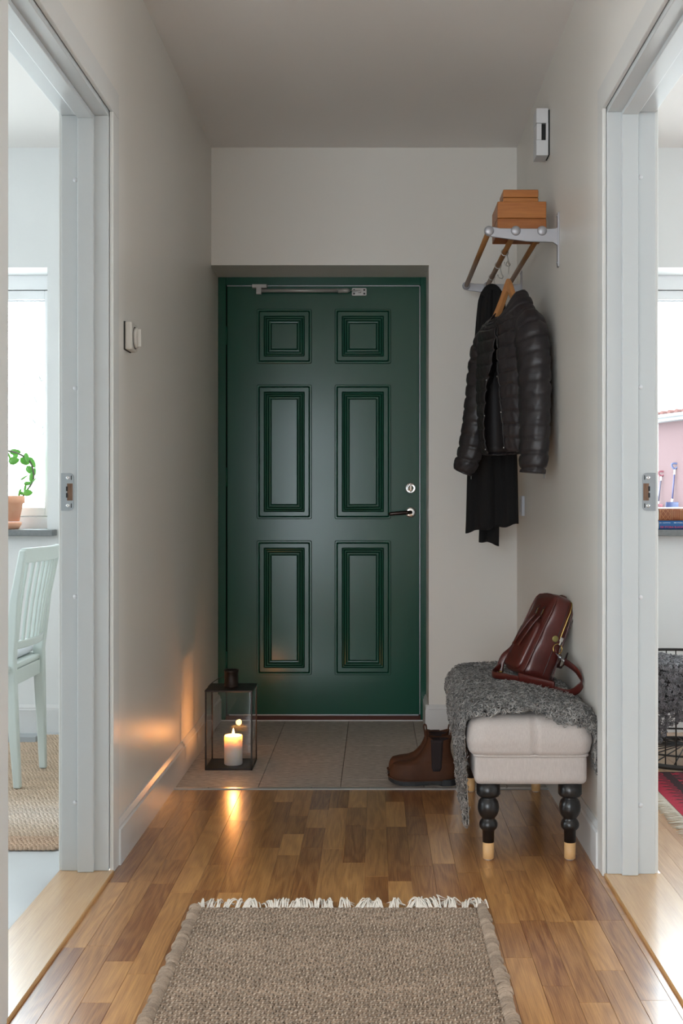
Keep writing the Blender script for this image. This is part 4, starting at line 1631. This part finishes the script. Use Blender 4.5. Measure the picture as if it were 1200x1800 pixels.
zs = np.concatenate([np.linspace(0, .03, 6), np.linspace(.045, HGT - .08, 10), np.linspace(HGT - .066, HGT, 16)])
MB().loft([bag_ring(z) for z in zs]).xf(RB_).xf(Matrix.Translation((BGX, BGY, BGZ))).build('body', M['leather'], bag)


def bput(mb, name, m, parent=None, **k):
    return mb.xf(RB_).xf(Matrix.Translation((BGX, BGY, BGZ))).build(name, m, parent or bag, **k)


# piped seams front and back edge
for sy, rr_ in ((-1, .0026), (1, .0022)):
    pth = []
    for z in np.concatenate([np.linspace(.012, HGT - .012, 26)]):
        w_, d_ = bag_half(z)
        pth.append((w_ * .965, sy * d_ * .86, z))
    top_ = [(x_, sy * bag_half(HGT - .008)[1] * .9, HGT - .005) for x_ in np.linspace(.02, -.02, 4)]
    full = pth + top_ + [(-a, b, c) for a, b, c in pth[::-1]]
    bput(MB().tube(full, rr_, 6), 'seam_piping', M['leather'])
# front pocket panel
m = MB()
rings = []
for k, d in ((1.0, 0), (1.0, .007), (.93, .0105), (.6, .0115)):
    ring = []
    for a, b in rrect(-.066, .066, .012, .178, .022, 5):
        aa, zz = a * k, .095 + (b - .095) * k
        ring.append((aa, -bag_half(zz)[1] - d + .003, zz))
    rings.append(ring)
m.loft(rings, True, False, True)
bput(m, 'front_pocket', M['leather'])
# zipper along the gusset and over the top
pth = []
for z in np.linspace(.152, HGT - .012, 22):
    pth.append((bag_half(z)[0] + .0015, .023, z))
pth += [(x_, .012, HGT + .001) for x_ in np.linspace(.022, -.022, 4)]
pth += [(-a, b, c) for a, b, c in pth[:22][::-1]]
zp = bput(MB().tube(pth, .0038, 8, flat=.6), 'zipper', M['brass'])
zp['label'] = 'brass zipper'
zx = bag_half(.150)[0]
m = MB().box((zx - .002, .022, .144), (zx + .006, .034, .158)).box((zx + .002, .025, .132), (zx + .005, .031, .146))
bput(m, 'zip_pull', M['chrome'], bevel=.001)
# leather tape either side of zip
for dy in (.014, .042):
    pth = [(bag_half(z)[0] + .0005, dy, z) for z in np.linspace(.02, HGT - .02, 24)]
    bput(MB().tube(pth, .0016, 6), 'stitched_edge', M['leather2'])
m = MB().lathe([(.0105, 0), (.0105, .0018), (.008, .0026), (.0005, .0026)], (0, 0, 0), 20, axis=0)
M['greenbrass'] = mat('aged_brass_disc', srgb(150, 138, 84), .4, metal=.6)
m.xf(Matrix.Translation((zx + .001, .008, .146)))
bput(m, 'round_tag', M['greenbrass'])
m = MB()
m.tube([(zx + .006 + .0035 * cos(t), .026 + .0155 * sin(t), .119 - .0155 * cos(t)) for t in np.linspace(.5, 2 * PI - .5, 22)], .0018, 8)
bput(m, 'd_ring', M['brass'])
DR = Matrix.Translation((BGX, BGY, BGZ)) @ RB_ @ Vector((zx + .010, .024, .104))
# two front handles with brass buckles
for xx in (-.008, .040):
    zb = .212
    fy = -bag_half(zb)[1]
    m = MB()
    m.tube([(xx - .010, fy - .004, zb - .007), (xx + .010, fy - .004, zb - .007), (xx + .010, fy - .004, zb + .009), (xx - .010, fy - .004, zb + .009)], .0016, 6, closed=True)
    bk_ = bput(m, 'buckle', M['brass'])
    m = MB()
    m.tube([(xx, fy + .001, zb + .022), (xx, fy - .0055, zb + .006), (xx, fy - .006, zb - .006), (xx, fy + .0, zb - .022)], .0075, 8, flat=.28, up=(1, 0, 0))
    bput(m, 'buckle_tab', M['leather2'])
    p = [(xx, fy - .004, zb - .010), (xx - .006, fy - .016, zb - .045), (xx - .020, fy - .024, zb - .095), (xx - .042, fy - .020, zb - .125), (xx - .062, fy - .012, zb - .108), (xx - .07, fy - .004, zb - .06)]
    bput(MB().tube(spline(p, 26), .0062, 8, flat=.45, up=(1, 0, 0)), 'handle', M['leather'])
# top grab loop
bput(MB().tube(spline([(-.03, .018, HGT - .016), (-.018, .020, HGT + .005), (.018, .020, HGT + .005), (.03, .018, HGT - .016)], 14), .007, 8, flat=.35, up=(0, 1, 0)), 'grab_loop', M['leather'])


def wpt(u, v, y):
    return (X(u, y), y, Z(v, y))


# long strap: from the clip out over the bench and back along its front
st = [wpt(992, 1163, 3.60), wpt(1000, 1168, 3.56), wpt(1012, 1178, 3.50), wpt(1021, 1192, 3.47), wpt(1022, 1207, 3.45), wpt(1012, 1220, 3.455), wpt(996, 1224, 3.48), wpt(974, 1218, 3.51), wpt(950, 1211, 3.54), wpt(915, 1201, 3.60), wpt(885, 1195, 3.66), wpt(866, 1191, 3.71), wpt(868, 1185, 3.76), wpt(880, 1176, 3.78)]
st = [(a_, b_, c_ + (.010 if k_ > 3 else 0)) for k_, (a_, b_, c_) in enumerate(st)]
c0, c1 = np.array(DR), np.array(st[0])
cp_ = lambda t: tuple(c0 + (c1 - c0) * t)
MB().tube([cp_(0), cp_(.35)], .0016, 6).tube([cp_(f) for f in (.30, .34, .55, .58, .66, .70, .92, 1.0)], [.003, .0048, .0048, .0032, .0032, .0052, .0052, .003], 10).build('swivel_clip', M['steel'], bag)
so = MB().tube(spline(st, 70), .0115, 8, flat=.2, up=(0, -.25, 1)).build('shoulder_strap', M['leather'], bag)
st2 = [wpt(878, 1181, 3.78), wpt(880, 1166, 3.785), wpt(888, 1150, 3.79), wpt(903, 1136, 3.80), wpt(914, 1121, 3.80)]
MB().tube(spline(st2, 24), .011, 8, flat=.22, up=(1, -.3, .3)).build('strap_end', M['leather'], bag)
st3 = [wpt(911, 1198, 3.593), wpt(930, 1203, 3.565), wpt(955, 1209, 3.53), wpt(974, 1214, 3.505)]
MB().tube([(a, b, c + .014) for a, b, c in spline(st3, 20)], .0150, 8, flat=.22, up=(0, -.25, 1)).build('strap_pad', M['leather'], bag)
MB().box((X(879, 3.77) - .006, 3.762, Z(1184, 3.77) - .004), (X(879, 3.77) + .006, 3.776, Z(1184, 3.77) + .010)).build('strap_ring', M['brass'], bag, bevel=.002)
st4 = [wpt(986, 1155, 3.63), wpt(982, 1172, 3.66), wpt(990, 1168, 3.70), wpt(996, 1150, 3.74)]
MB().tube(spline(st4, 18), .010, 8, flat=.25, up=(0, -1, .2)).build('strap_tab', M['leather2'], bag)

# ------------------------------------------------------------------ boots
M['boot'] = mat('brown_nubuck', srgb(92, 55, 33), .68, spec=.3, col2=srgb(68, 40, 26), nscale=(16, 16, 16), bump=.1, bscale=(300, 300, 300))
M['elastic'] = mat('dark_elastic', srgb(44, 33, 33), .85, bump=.6, bscale=(900, 20, 20))
M['sole'] = mat('black_rubber', (.018, .018, .02), .6)
ZF = [.014, .022, .035, .052, .067, .0745, .0785, .081, .0845, .093, .106, .121, .142, .160, .171]
XF = [.004, .001, .000, .002, .007, .015, .030, .050, .072, .093, .109, .1215, .1325, .1375, .1395]
XBk = [.2385, .239, .2395, .2395, .2395, .239, .2385, .238, .2365, .2335, .229, .2255, .2238, .2265, .2295]
WD = [.043, .045, .0455, .044, .041, .0385, .036, .034, .033, .033, .0335, .034, .0355, .0375, .039]


def foot_outline(x0, x1, w_, z, n=40):
    """plan outline: broad rounded toe, narrower waist, rounded heel."""
    L_ = x1 - x0
    out = []
    for a in np.arange(n) * 2 * PI / n:
        c_, s_ = cos(a), sin(a)
        x_ = (x0 + x1) / 2 - L_ / 2 * math.copysign(abs(c_) ** .8, c_)
        f = (x_ - x0) / L_
        long_ = np.clip((L_ - .12) / .1, 0, 1)
        prof_ = 1.0 - long_ * (.22 * math.exp(-((f - .62) / .17) ** 2) + .22 * smoothstep(.62, 1.0, f) - .04 * math.exp(-((f - .25) / .15) ** 2))
        out.append((x_, w_ * prof_ * math.copysign(abs(s_) ** .75, s_), z))
    return out


def boot(name, label, loc, group, rz):
    b = thing(name, label, 'boot', loc, (0, 0, rz), group)
    up_rings = []
    zz = np.concatenate([np.linspace(.014, .0725, 7), np.linspace(.0745, .098, 11), np.linspace(.104, .171, 9)])
    for z in zz:
        x0, x1 = np.interp(z, ZF, XF), np.interp(z, ZF, XBk)
        k = max(0.0, (z - .140) / .031)
        up_rings.append([(a, b_, c + k * (.012 * ((a - (x0 + x1) / 2) / ((x1 - x0) / 2)) ** 2 - .006)) for a, b_, c in foot_outline(x0, x1, np.interp(z, ZF, WD), z)])
    m = MB().loft(up_rings, True, True, False)
    inner = []
    for z in (.163, .150, .110):
        inner.append(foot_outline(np.interp(z, ZF, XF) + .006, np.interp(z, ZF, XBk) - .006, np.interp(z, ZF, WD) - .005, z))
    m.loft([up_rings[-1], inner[0]], True, False, False)
    up = m.build('upper', M['boot'], b, local=True)
    MB().loft(inner, True, False, True).build('lining', M['elastic'], b, local=True)
    # sole with raised toe spring and a heel block
    s_ = MB()
    o = foot_outline(-.004, .243, .049, 0)
    lo_ = [(x_, y_, .003 + .012 * max(0, (.05 - x_) / .05) ** 2 + .008 * math.exp(-((x_ - .155) / .022) ** 2)) for x_, y_, _ in o]
    hi_ = [(x_, y_, .018 + .010 * max(0, (.05 - x_) / .05) ** 2) for x_, y_, _ in o]
    s_.loft([lo_, [(x_ , y_, .016 + .010 * max(0, (.05 - x_) / .05) ** 2) for x_, y_, _ in o], hi_], True, True, True, smooth=False)
    hx = [(x_, y_) for x_, y_, _ in foot_outline(.178, .245, .040, 0)]
    s_.prism(hx, 2, 0, .022)
    s_.build('sole', M['sole'], b, local=True)
    # welt line
    MB().tube([(x_ * .995, y_ * .98, .020 + .010 * max(0, (.05 - x_) / .05) ** 2) for x_, y_, _ in o], .0028, 6, closed=True).build('welt', M['boot'], b, local=True)
    for sgn in (-1, 1):
        rings = []
        for z in np.linspace(.052, .168, 10):
            t = (z - .052) / .116
            xa, xb = .154 - .004 * t + (.004 if z < .06 else 0), .189 + .006 * t - (.006 if z < .06 else 0)
            row = []
            for x_ in np.linspace(xa, xb, 6):
                x0, x1, w_ = np.interp(z, ZF, XF), np.interp(z, ZF, XBk), np.interp(z, ZF, WD)
                oo = foot_outline(x0, x1, w_, z, 160)
                oo = [q for q in oo if q[1] * sgn > 0]
                q = min(oo, key=lambda q: abs(q[0] - x_))
                row.append((x_, q[1] + sgn * .0012, z))
            rings.append(row)
        MB().loft(rings, closed=False).build('elastic_panel', M['elastic'], b, local=True, solid=.002)
    for xx, dx in ((.1385, -.004), (.231, .005)):
        p = [(xx + dx * .2, 0, .150), (xx + dx * .8, 0, .172), (xx + dx * 1.5, 0, .190), (xx + dx * .2, 0, .196), (xx - dx * 1.0, 0, .188), (xx - dx * 1.4, 0, .160)]
        MB().tube(spline(p, 18), .0105, 8, flat=.26, up=(0, 1, 0)).build('pull_tab', M['boot'], b, local=True)
    return b


boot('ankle_boot', 'brown ankle boot with elastic side panel, nearer one of the pair', (.0500, 4.165, 0), 'pair of brown boots', 0)
boot('ankle_boot', 'brown ankle boot mostly hidden behind the nearer boot', (.0478, 4.270, 0), 'pair of brown boots', math.radians(.8))

# ------------------------------------------------------------------ hat rack
hk = thing('hat_rack', 'aluminium wall hat rack with three wooden rods above the bench', 'coat rack', (XR, 4.435, 1.965))
RZ = 1.968
RODX = (.392, .484, .575)
for yb in (3.938, 4.934):
    m = MB()
    m.prism([(XR, 1.843), (XR, 2.033), (XR - .004, 2.033), (XR - .006, 2.028), (XR - .006, 1.848), (XR - .004, 1.843)], 1, yb - .012, yb + .012)
    br = m.build('wall_plate', M['alu'], hk, bevel=.001)
    poly = [(.392 - .0165, RZ + .004), (.392 - .012, RZ + .0125), (.392 - .002, RZ + .0165), (.43, RZ + .009), (.60, RZ + .0075), (XR - .012, RZ + .009), (XR - .004, RZ + .014), (XR - .004, RZ - .054), (XR - .010, RZ - .046), (XR - .022, RZ - .039), (.52, RZ - .036), (.41, RZ - .021), (.392 - .009, RZ - .0145), (.392 - .0155, RZ - .006)]
    MB().prism(poly[::-1], 1, yb - .006, yb + .006).build('bracket_arm', M['alu'], hk, bevel=.0018)
    for x_ in RODX:
        MB().sphere((x_, yb - .006, RZ), (.0170, .0085, .0170), 20, 10).build('end_cap', M['alu'], hk)
        MB().lathe([(.0125, 0), (.0125, .010)], (x_, yb + .006 if yb < 4 else yb - .016, RZ), 18, axis=1).build('collar', M['alu'], hk)
    for z in (2.020, 1.858):
        MB().lathe([(.0045, 0), (.0040, -.0025), (.0005, -.003)], (XR - .006, yb, z), 12, axis=0).build('screw', M['steel'], hk)
for x_ in RODX:
    MB().tube([(x_, 3.945, RZ), (x_, 4.93, RZ)], .0098, 16).build('rod', M['rodwood'], hk)

# boxes on the rods
def wbox(name, label, x0, x1, y0, y1, z0, z1):
    b = thing(name, label, 'box', ((x0 + x1) / 2, (y0 + y1) / 2, z0), group=None)
    zm = z0 + (z1 - z0) * .46
    MB().box((x0, y0, z0), (x1, y1, zm - .0006)).build('box_body', M['boxwood'], b, bevel=.003)
    MB().box((x0, y0, zm + .0006), (x1, y1, z1)).build('box_lid', M['boxwood'], b, bevel=.003)
    return b


Zr = RZ + .0102
wbox('wooden_box', 'larger oak box lying on the hat rack rods', X(874, 4.0), X(960, 4.0), 4.0, 4.185, Zr, Z(354, 4.0))
wbox('wooden_box', 'smaller oak box on top of the larger oak box', X(884, 4.04), X(946, 4.04), 4.04, 4.155, Z(354, 4.0) + .0004, Z(333, 4.04))

# ring hooks on the middle rod
def ring_hook(y, label):
    x_ = RODX[1]
    t = thing('ring_hook', label, 'hook', (x_, y, RZ - .011), group='ring hooks on the middle rod')
    MB().tube([(x_ + .0128 * cos(a), y + .002 * sin(a), RZ - .001 + .0128 * sin(a)) for a in np.linspace(0, 2 * PI, 24, endpoint=False)], .0019, 6, closed=True).build('ring', M['hookmetal'], t)
    p = [(x_ + .008, y, RZ - .012), (x_ + .011, y, RZ - .024), (x_ + .014, y - .001, RZ - .036), (x_ + .019, y - .004, RZ - .046), (x_ + .014, y - .012, RZ - .055), (x_ + .002, y - .016, RZ - .052), (x_ - .003, y - .014, RZ - .044)]
    MB().tube(spline(p, 26), .0023, 6).build('hook', M['hookmetal'], t)
    MB().sphere((x_ - .003, y - .014, RZ - .0435), .0038, 8, 6).build('hook_tip', M['hookmetal'], t)


ring_hook(4.268, 'steel ring hook carrying the coat hanger')
ring_hook(4.50, 'empty steel ring hook between hanger and scarf')
ring_hook(4.735, 'steel ring hook carrying the black scarf')

# ------------------------------------------------------------------ jacket on its hanger
M['nylon'] = mat('dark_brown_quilted_nylon', srgb(45, 40, 41), .45, col2=srgb(37, 33, 36), nscale=(18, 18, 18), bump=.25, bscale=(55, 55, 90), bdist=.004)
M['lining'] = mat('dark_lining', (.018, .014, .014), .6)
JX, JY = .494, 4.238
JR = (0, 0, math.atan2(-.954, .30))
jk = thing('quilted_jacket', 'dark brown quilted down jacket hanging open on a wooden hanger', 'jacket', (JX, JY, 1.14), JR)
J0 = 1.14
PITCH = .0495


def puff(d, amp):
    f = (d / PITCH) % 1.0
    return amp * (1 - abs(2 * f - 1) ** 5) ** .8


def torso_pt(phi, t):
    """phi angle round the body (front is -90 deg), t 0 hem .. 1 neckline."""
    c_, s_ = cos(phi), sin(phi)
    zs_ = 1.668 + .022 * abs(c_)
    ztop = 1.755 + .024 * c_ + .030 * s_ + .0135 * cos(2 * phi) + (.020 * min(0.0, sin(2 * phi)) if s_ < 0 and c_ > 0 else 0)
    e = .72
    ex, ey = math.copysign(abs(c_) ** e, c_), math.copysign(abs(s_) ** e, s_)
    if t < .78:
        q = t / .78
        z = 1.212 + (zs_ - 1.212) * q
        a = .172 + .016 * sin(PI * q * .9) + .018 * q
        b = .058 + .012 * sin(PI * q)
        if q < .09:
            a -= .010 * (1 - q / .09)
            b -= .006 * (1 - q / .09)
        x_, y_ = a * ex, b * ey
    else:
        q = (t - .78) / .22
        k = q ** .82
        a = .190 * (1 - k) + .079 * k
        b = .058 * (1 - k) + .054 * k
        x_, y_ = a * ex, b * ey
        z = zs_ + (ztop - zs_) * (1 - (1 - q) ** 1.5) if abs(c_) > .4 else zs_ + (ztop - zs_) * q
    return np.array((x_, y_, z))


def torso(ph0, ph1, n=40, mt=150):
    rings = []
    for t in np.linspace(0, 1, mt):
        row = []
        for f in np.linspace(0, 1, n):
            op = .006 + .052 * (1 - smoothstep(.0, .85, t))     # the zip gap widens to the hem
            ph = ph0 + (ph1 - ph0) * f
            p = torso_pt(ph, t)
            # slide the two edges apart
            if ph0 < -H90 < ph1:
                pass
            d = t * .62
            r_ = np.array((cos(ph), sin(ph) * 1.6, 0))
            r_ /= np.linalg.norm(r_)
            am = .0085 if t < .9 else .004
            p = p + r_ * (puff(d + .006 * sin(ph * 2 + 1), am) + .0016 * sin(ph * 31 + d * 90) * (1 if t < .85 else .3))
            row.append(p)
        rings.append(row)
    return rings


g0 = -H90 + .13
for nm, a, b in (('right_panel', g0 - PI, g0), ('left_panel', g0, g0 + PI)):
    mt = 150
    rings = []
    for t in np.linspace(0, 1, mt):
        op = .03 + .33 * (1 - float(smoothstep(.0, .80, t)))
        lo_, hi_ = (a, b - op) if b == g0 else (a + op, b)
        row = []
        for f in np.linspace(0, 1, 44):
            ph = lo_ + (hi_ - lo_) * f
            p = torso_pt(ph, t)
            d = t * .62
            r_ = np.array((cos(ph), sin(ph) * 1.6, 0))
            r_ /= np.linalg.norm(r_)
            am = .0085 if t < .93 else .004
            edge = min(f, 1 - f) if b == g0 else f
            w_ = puff(d + .004 * sin(ph * 2 + 1), am) + .0017 * sin(ph * 27 + d * 60 + 2 * sin(d * 41)) * (1 if t < .85 else .3)
            row.append(p + r_ * w_ - np.array((0, 0, J0)))
        rings.append(row)
    MB().loft(rings, closed=False).build(nm, M['nylon'], jk, local=True, solid=.004)
    # zip tape along the front edge
    col_ = [r[-1] if b == g0 else r[0] for r in rings]
    ed = MB().tube([np.array(c) + np.array((0, -.002, 0)) for c in col_[2:-2:2]], .0034, 6)
    z_ = ed.build('zip_edge', M['lining'], jk, local=True)
    for t in (.03, .24, .46):
        c = np.array(col_[int(t * mt)]) + np.array((0, -.006, 0))
        MB().sphere(c, (.0034, .002, .0034), 10, 6).build('snap_stud', M['chrome'], jk, local=True)
# dark inner lining of the back
rings = []
for t in np.linspace(.02, .97, 24):
    row = []
    for f in np.linspace(0, 1, 24):
        ph = -.5 + (PI + 1.0) * f
        p_ = torso_pt(ph, t)
        row.append((p_[0] * .93, p_[1] * .80, p_[2] - J0))
    rings.append(row)
MB().loft(rings, closed=False).build('lining', M['lining'], jk, local=True, solid=.002)
# stand collar band
rings = []
for k in range(5):
    row = []
    for f in np.linspace(.045, .955, 60):
        ph = -H90 + 2 * PI * f
        p = torso_pt(ph, 1.0)
        r_ = np.array((cos(ph), sin(ph), 0))
        p = p + r_ * (.010 * sin(PI * k / 4)) + np.array((0, 0, -.012 + .020 * k / 4 * (1 + .35 * sin(ph))))
        row.append(p - np.array((0, 0, J0)))
    rings.append(row)
MB().loft(rings, closed=False).build('collar', M['nylon'], jk, local=True, solid=.004)


def sleeve(sd, name):
    if sd > 0:
        P = [(.118, .004, 1.684), (.172, .002, 1.664), (.214, -.004, 1.600), (.244, -.010, 1.49), (.264, -.018, 1.34), (.272, -.024, 1.21), (.270, -.030, 1.132)]
    else:
        P = [(-.118, .004, 1.684), (-.172, .0, 1.662), (-.212, -.006, 1.598), (-.240, -.014, 1.48), (-.262, -.024, 1.34), (-.280, -.042, 1.22), (-.300, -.064, 1.150)]
    n = 110
    C = spline(P, n)
    L_ = np.concatenate([[0], np.cumsum(np.linalg.norm(np.diff(C, axis=0), axis=1))])
    T = np.gradient(C, axis=0)
    T /= np.linalg.norm(T, axis=1)[:, None]
    rings = []
    for i in range(n):
        q = i / (n - 1)
        ra = np.interp(q, [0, .12, .3, .6, .9, 1], [.034, .058, .074, .072, .064, .058] if sd > 0 else [.034, .056, .064, .058, .052, .046])
        rb = np.interp(q, [0, .12, .3, .6, .9, 1], [.032, .048, .056, .050, .044, .038])
        u_ = np.array((0, 1.0, 0)) - T[i] * T[i][1]
        u_ /= np.linalg.norm(u_)
        v_ = np.cross(T[i], u_)
        row = []
        for a in np.arange(36) * 2 * PI / 36:
            w_ = puff(L_[i] + .004 * sin(a + 1), .0085) + .0016 * sin(a * 9 + L_[i] * 80 + 2 * sin(L_[i] * 33))
            row.append(C[i] + v_ * (ra + w_ - .006) * cos(a) + u_ * (rb + w_ - .006) * sin(a) - np.array((0, 0, J0)))
        rings.append(row)
    s_ = MB().loft(rings, True, True, True).build(name, M['nylon'], jk, local=True)
    c = rings[-1][8]
    MB().tube([c, np.array(c) - (0, 0, .016)], .0016, 6).build('cuff_zip_pull', M['steel'], s_, local=True)


sleeve(-1, 'sleeve')
sleeve(1, 'sleeve')

hg = thing('coat_hanger', 'beech coat hanger with steel hook inside the quilted jacket', 'hanger', (JX, JY, 1.74), JR)
hz0 = 1.74
for sd in (-1, 1):
    rings = []
    for t in np.linspace(0, 1, 16):
        x_ = sd * .112 * t
        zc_ = float(np.interp(abs(x_), [0, .02, .045, .07, .10, .14, .185], [1.840, 1.824, 1.792, 1.762, 1.728, 1.700, 1.675]))
        hh = .024 - .011 * t
        ww = .0075 + .004 * t
        yb_ = -.012 * t * t
        rings.append([(x_, yb_ - ww, zc_ - hh - hz0), (x_, yb_ + ww, zc_ - hh - hz0), (x_, yb_ + ww, zc_ + hh - hz0), (x_, yb_ - ww, zc_ + hh - hz0)])
    MB().loft(rings, smooth=False).build('arm', M['hangwood'], hg, local=True, bevel=.003)
p = [(0, 0, 1.855), (0, 0, 1.878), (.012, -.004, 1.897), (.016, -.006, 1.912), (.006, -.004, 1.926), (-.012, 0.0, 1.926), (-.024, .002, 1.917)]
p = [(a, b, c - hz0) for a, b, c in p]
MB().tube(spline(p, 34), .0017, 8).build('hook', M['hookmetal'], hg, local=True)

# ------------------------------------------------------------------ black scarf
M['scarf'] = mat('black_wool_knit', (.0085, .0075, .0075), .95, bump=.5, bscale=(350, 350, 60))
sc_o = thing('black_scarf', 'long black knitted scarf hanging behind the quilted jacket', 'scarf', (.478, 4.70, .86))
SY = 4.70
ZS = [.858, .95, 1.20, 1.50, 1.72, 1.80, 1.86, 1.90, 1.915]
XC = [.478, .480, .480, .478, .478, .476, .477, .479, .480]
HW = [.112, .110, .104, .092, .070, .062, .056, .044, .020]
HD = [.030, .030, .030, .030, .030, .030, .028, .022, .010]


def scarf_layer(name, f0, f1, zb0, zb1, dep, seed):
    """one hanging layer: fraction f0..f1 across, hem height from zb0 to zb1."""
    rings = []
    nz_ = 60
    for k in range(nz_):
        q = k / (nz_ - 1)
        row = []
        for f in np.linspace(f0, f1, 40):
            zb = zb0 + (zb1 - zb0) * (f - f0) / (f1 - f0) + .004 * sin(f * 9 + seed)
            z = zb + (1.915 - zb) * q
            hw, xc, hd = np.interp(z, ZS, HW), np.interp(z, ZS, XC), np.interp(z, ZS, HD)
            fold = .014 * sin(f * 7 + seed + .5 * sin(z * 4)) * min(1, hw / .09) + .003 * sin(f * 19 + seed * 2)
            x_ = xc + hw * f
            y_ = SY + dep * hd - hd * .7 * math.sqrt(max(0, 1 - min(f * f, 1))) * (-1 if dep > 0 else 1) + fold
            row.append((x_, y_, z))
        rings.append(row)
    MB().loft(rings, closed=False).build(name, M['scarf'], sc_o, solid=.006)


scarf_layer('front_end', -.98, .98, .905, .940, -.2, .4)
scarf_layer('back_end', -.45, .28, .868, .852, .35, 2.2)
MB().tube(spline([(.445, SY - .01, 1.875), (.462, SY - .008, 1.905), (.482, SY - .006, 1.914), (.500, SY - .006, 1.900), (.512, SY - .008, 1.868)], 20), [.018] * 20, 12).build('fold_over', M['scarf'], sc_o)

# ------------------------------------------------------------------ things fixed to the walls
cx_ = XR
dcb = thing('door_chime', 'white plastic door chime box high on the right wall', 'door chime', (XR, 4.18, 1.0275 + (884 - 273) * .00207))
y0_, y1_ = 4.140, 4.222
z0_, z1_ = Z(273, 4.14), Z(190, 4.14)
xf_ = X(942.3, 4.14)
MB().box((XR - .006, y0_ + .004, z0_ + .004), (XR, y1_ - .004, z1_ - .004)).build('back_plate', M['gap'], dcb)
zs_a, zs_b = Z(245.5, 4.14), Z(216.5, 4.14)
MB().box((xf_, y0_, zs_b + .0012), (XR - .006, y1_, z1_)).build('upper_cover', M['plastic'], dcb, bevel=.0015)
MB().box((xf_, y0_, z0_), (XR - .006, y1_, zs_a - .0012)).build('lower_cover', M['plastic'], dcb, bevel=.0015)
MB().box((xf_ + .0012, y0_ + .0008, zs_a), (X(951.5, 4.14), y1_, zs_b)).build('front_tab', M['plastic'], dcb, bevel=.001)
MB().box((X(959.5, 4.14), y0_, zs_a - .0012), (XR - .006, y1_, zs_b + .0012)).build('rear_rim', M['plastic'], dcb)
MB().box((X(951.5, 4.14), y0_ + .012, zs_a), (X(959.5, 4.14), y1_ - .004, zs_b)).build('sound_slot', M['gap'], dcb)

tb_ = thing('thermostat', 'cream round dial thermostat on the left hall wall', 'thermostat', (XL, 3.37, 1.48))
ty0, ty1 = 3.335, 3.418
tz0, tz1 = Z(613.5, 3.335), Z(565, 3.335)
M['cream'] = mat('cream_plastic', (.60, .575, .52), .4)
MB().box((XL, ty0 - .001, tz0 - .001), (XL + .004, ty1 + .001, tz1 + .001)).build('back_plate', M['gap'], tb_)
MB().box((XL + .0025, ty0, tz0), (XL + .0235, ty1, tz1)).build('housing', M['cream'], tb_, bevel=.004, seg=3)
tc_ = ((ty0 + ty1) / 2 + .004, (tz0 + tz1) / 2 - .002)
MB().lathe([(.0330, 0), (.0330, .0008), (.0005, .0009)], (XL + .0235, tc_[0], tc_[1]), 32, axis=0).build('dial_recess', M['gap'], tb_)
MB().lathe([(.0305, 0), (.0305, .006), (.029, .008), (.020, .010), (.0005, .010)], (XL + .0237, tc_[0], tc_[1]), 32, axis=0).build('dial', M['cream'], tb_)
MB().box((XL + .0325, tc_[0] - .003, tc_[1] - .026), (XL + .0425, tc_[0] + .003, tc_[1] + .026)).build('dial_grip', M['cream'], tb_, bevel=.001)

sw_ = thing('light_switch', 'white switch plate low on the right wall behind the scarf', 'switch', (XR, 4.88, 1.0275))
sy0 = 4.845
MB().box((XR - .013, sy0, Z(907, sy0)), (XR, sy0 + .083, Z(872, sy0))).build('plate', M['switchw'], sw_, bevel=.002)
MB().box((XR - .0165, sy0 + .018, Z(901, sy0)), (XR - .013, sy0 + .065, Z(878, sy0))).build('rocker', M['switchw'], sw_, bevel=.0015)
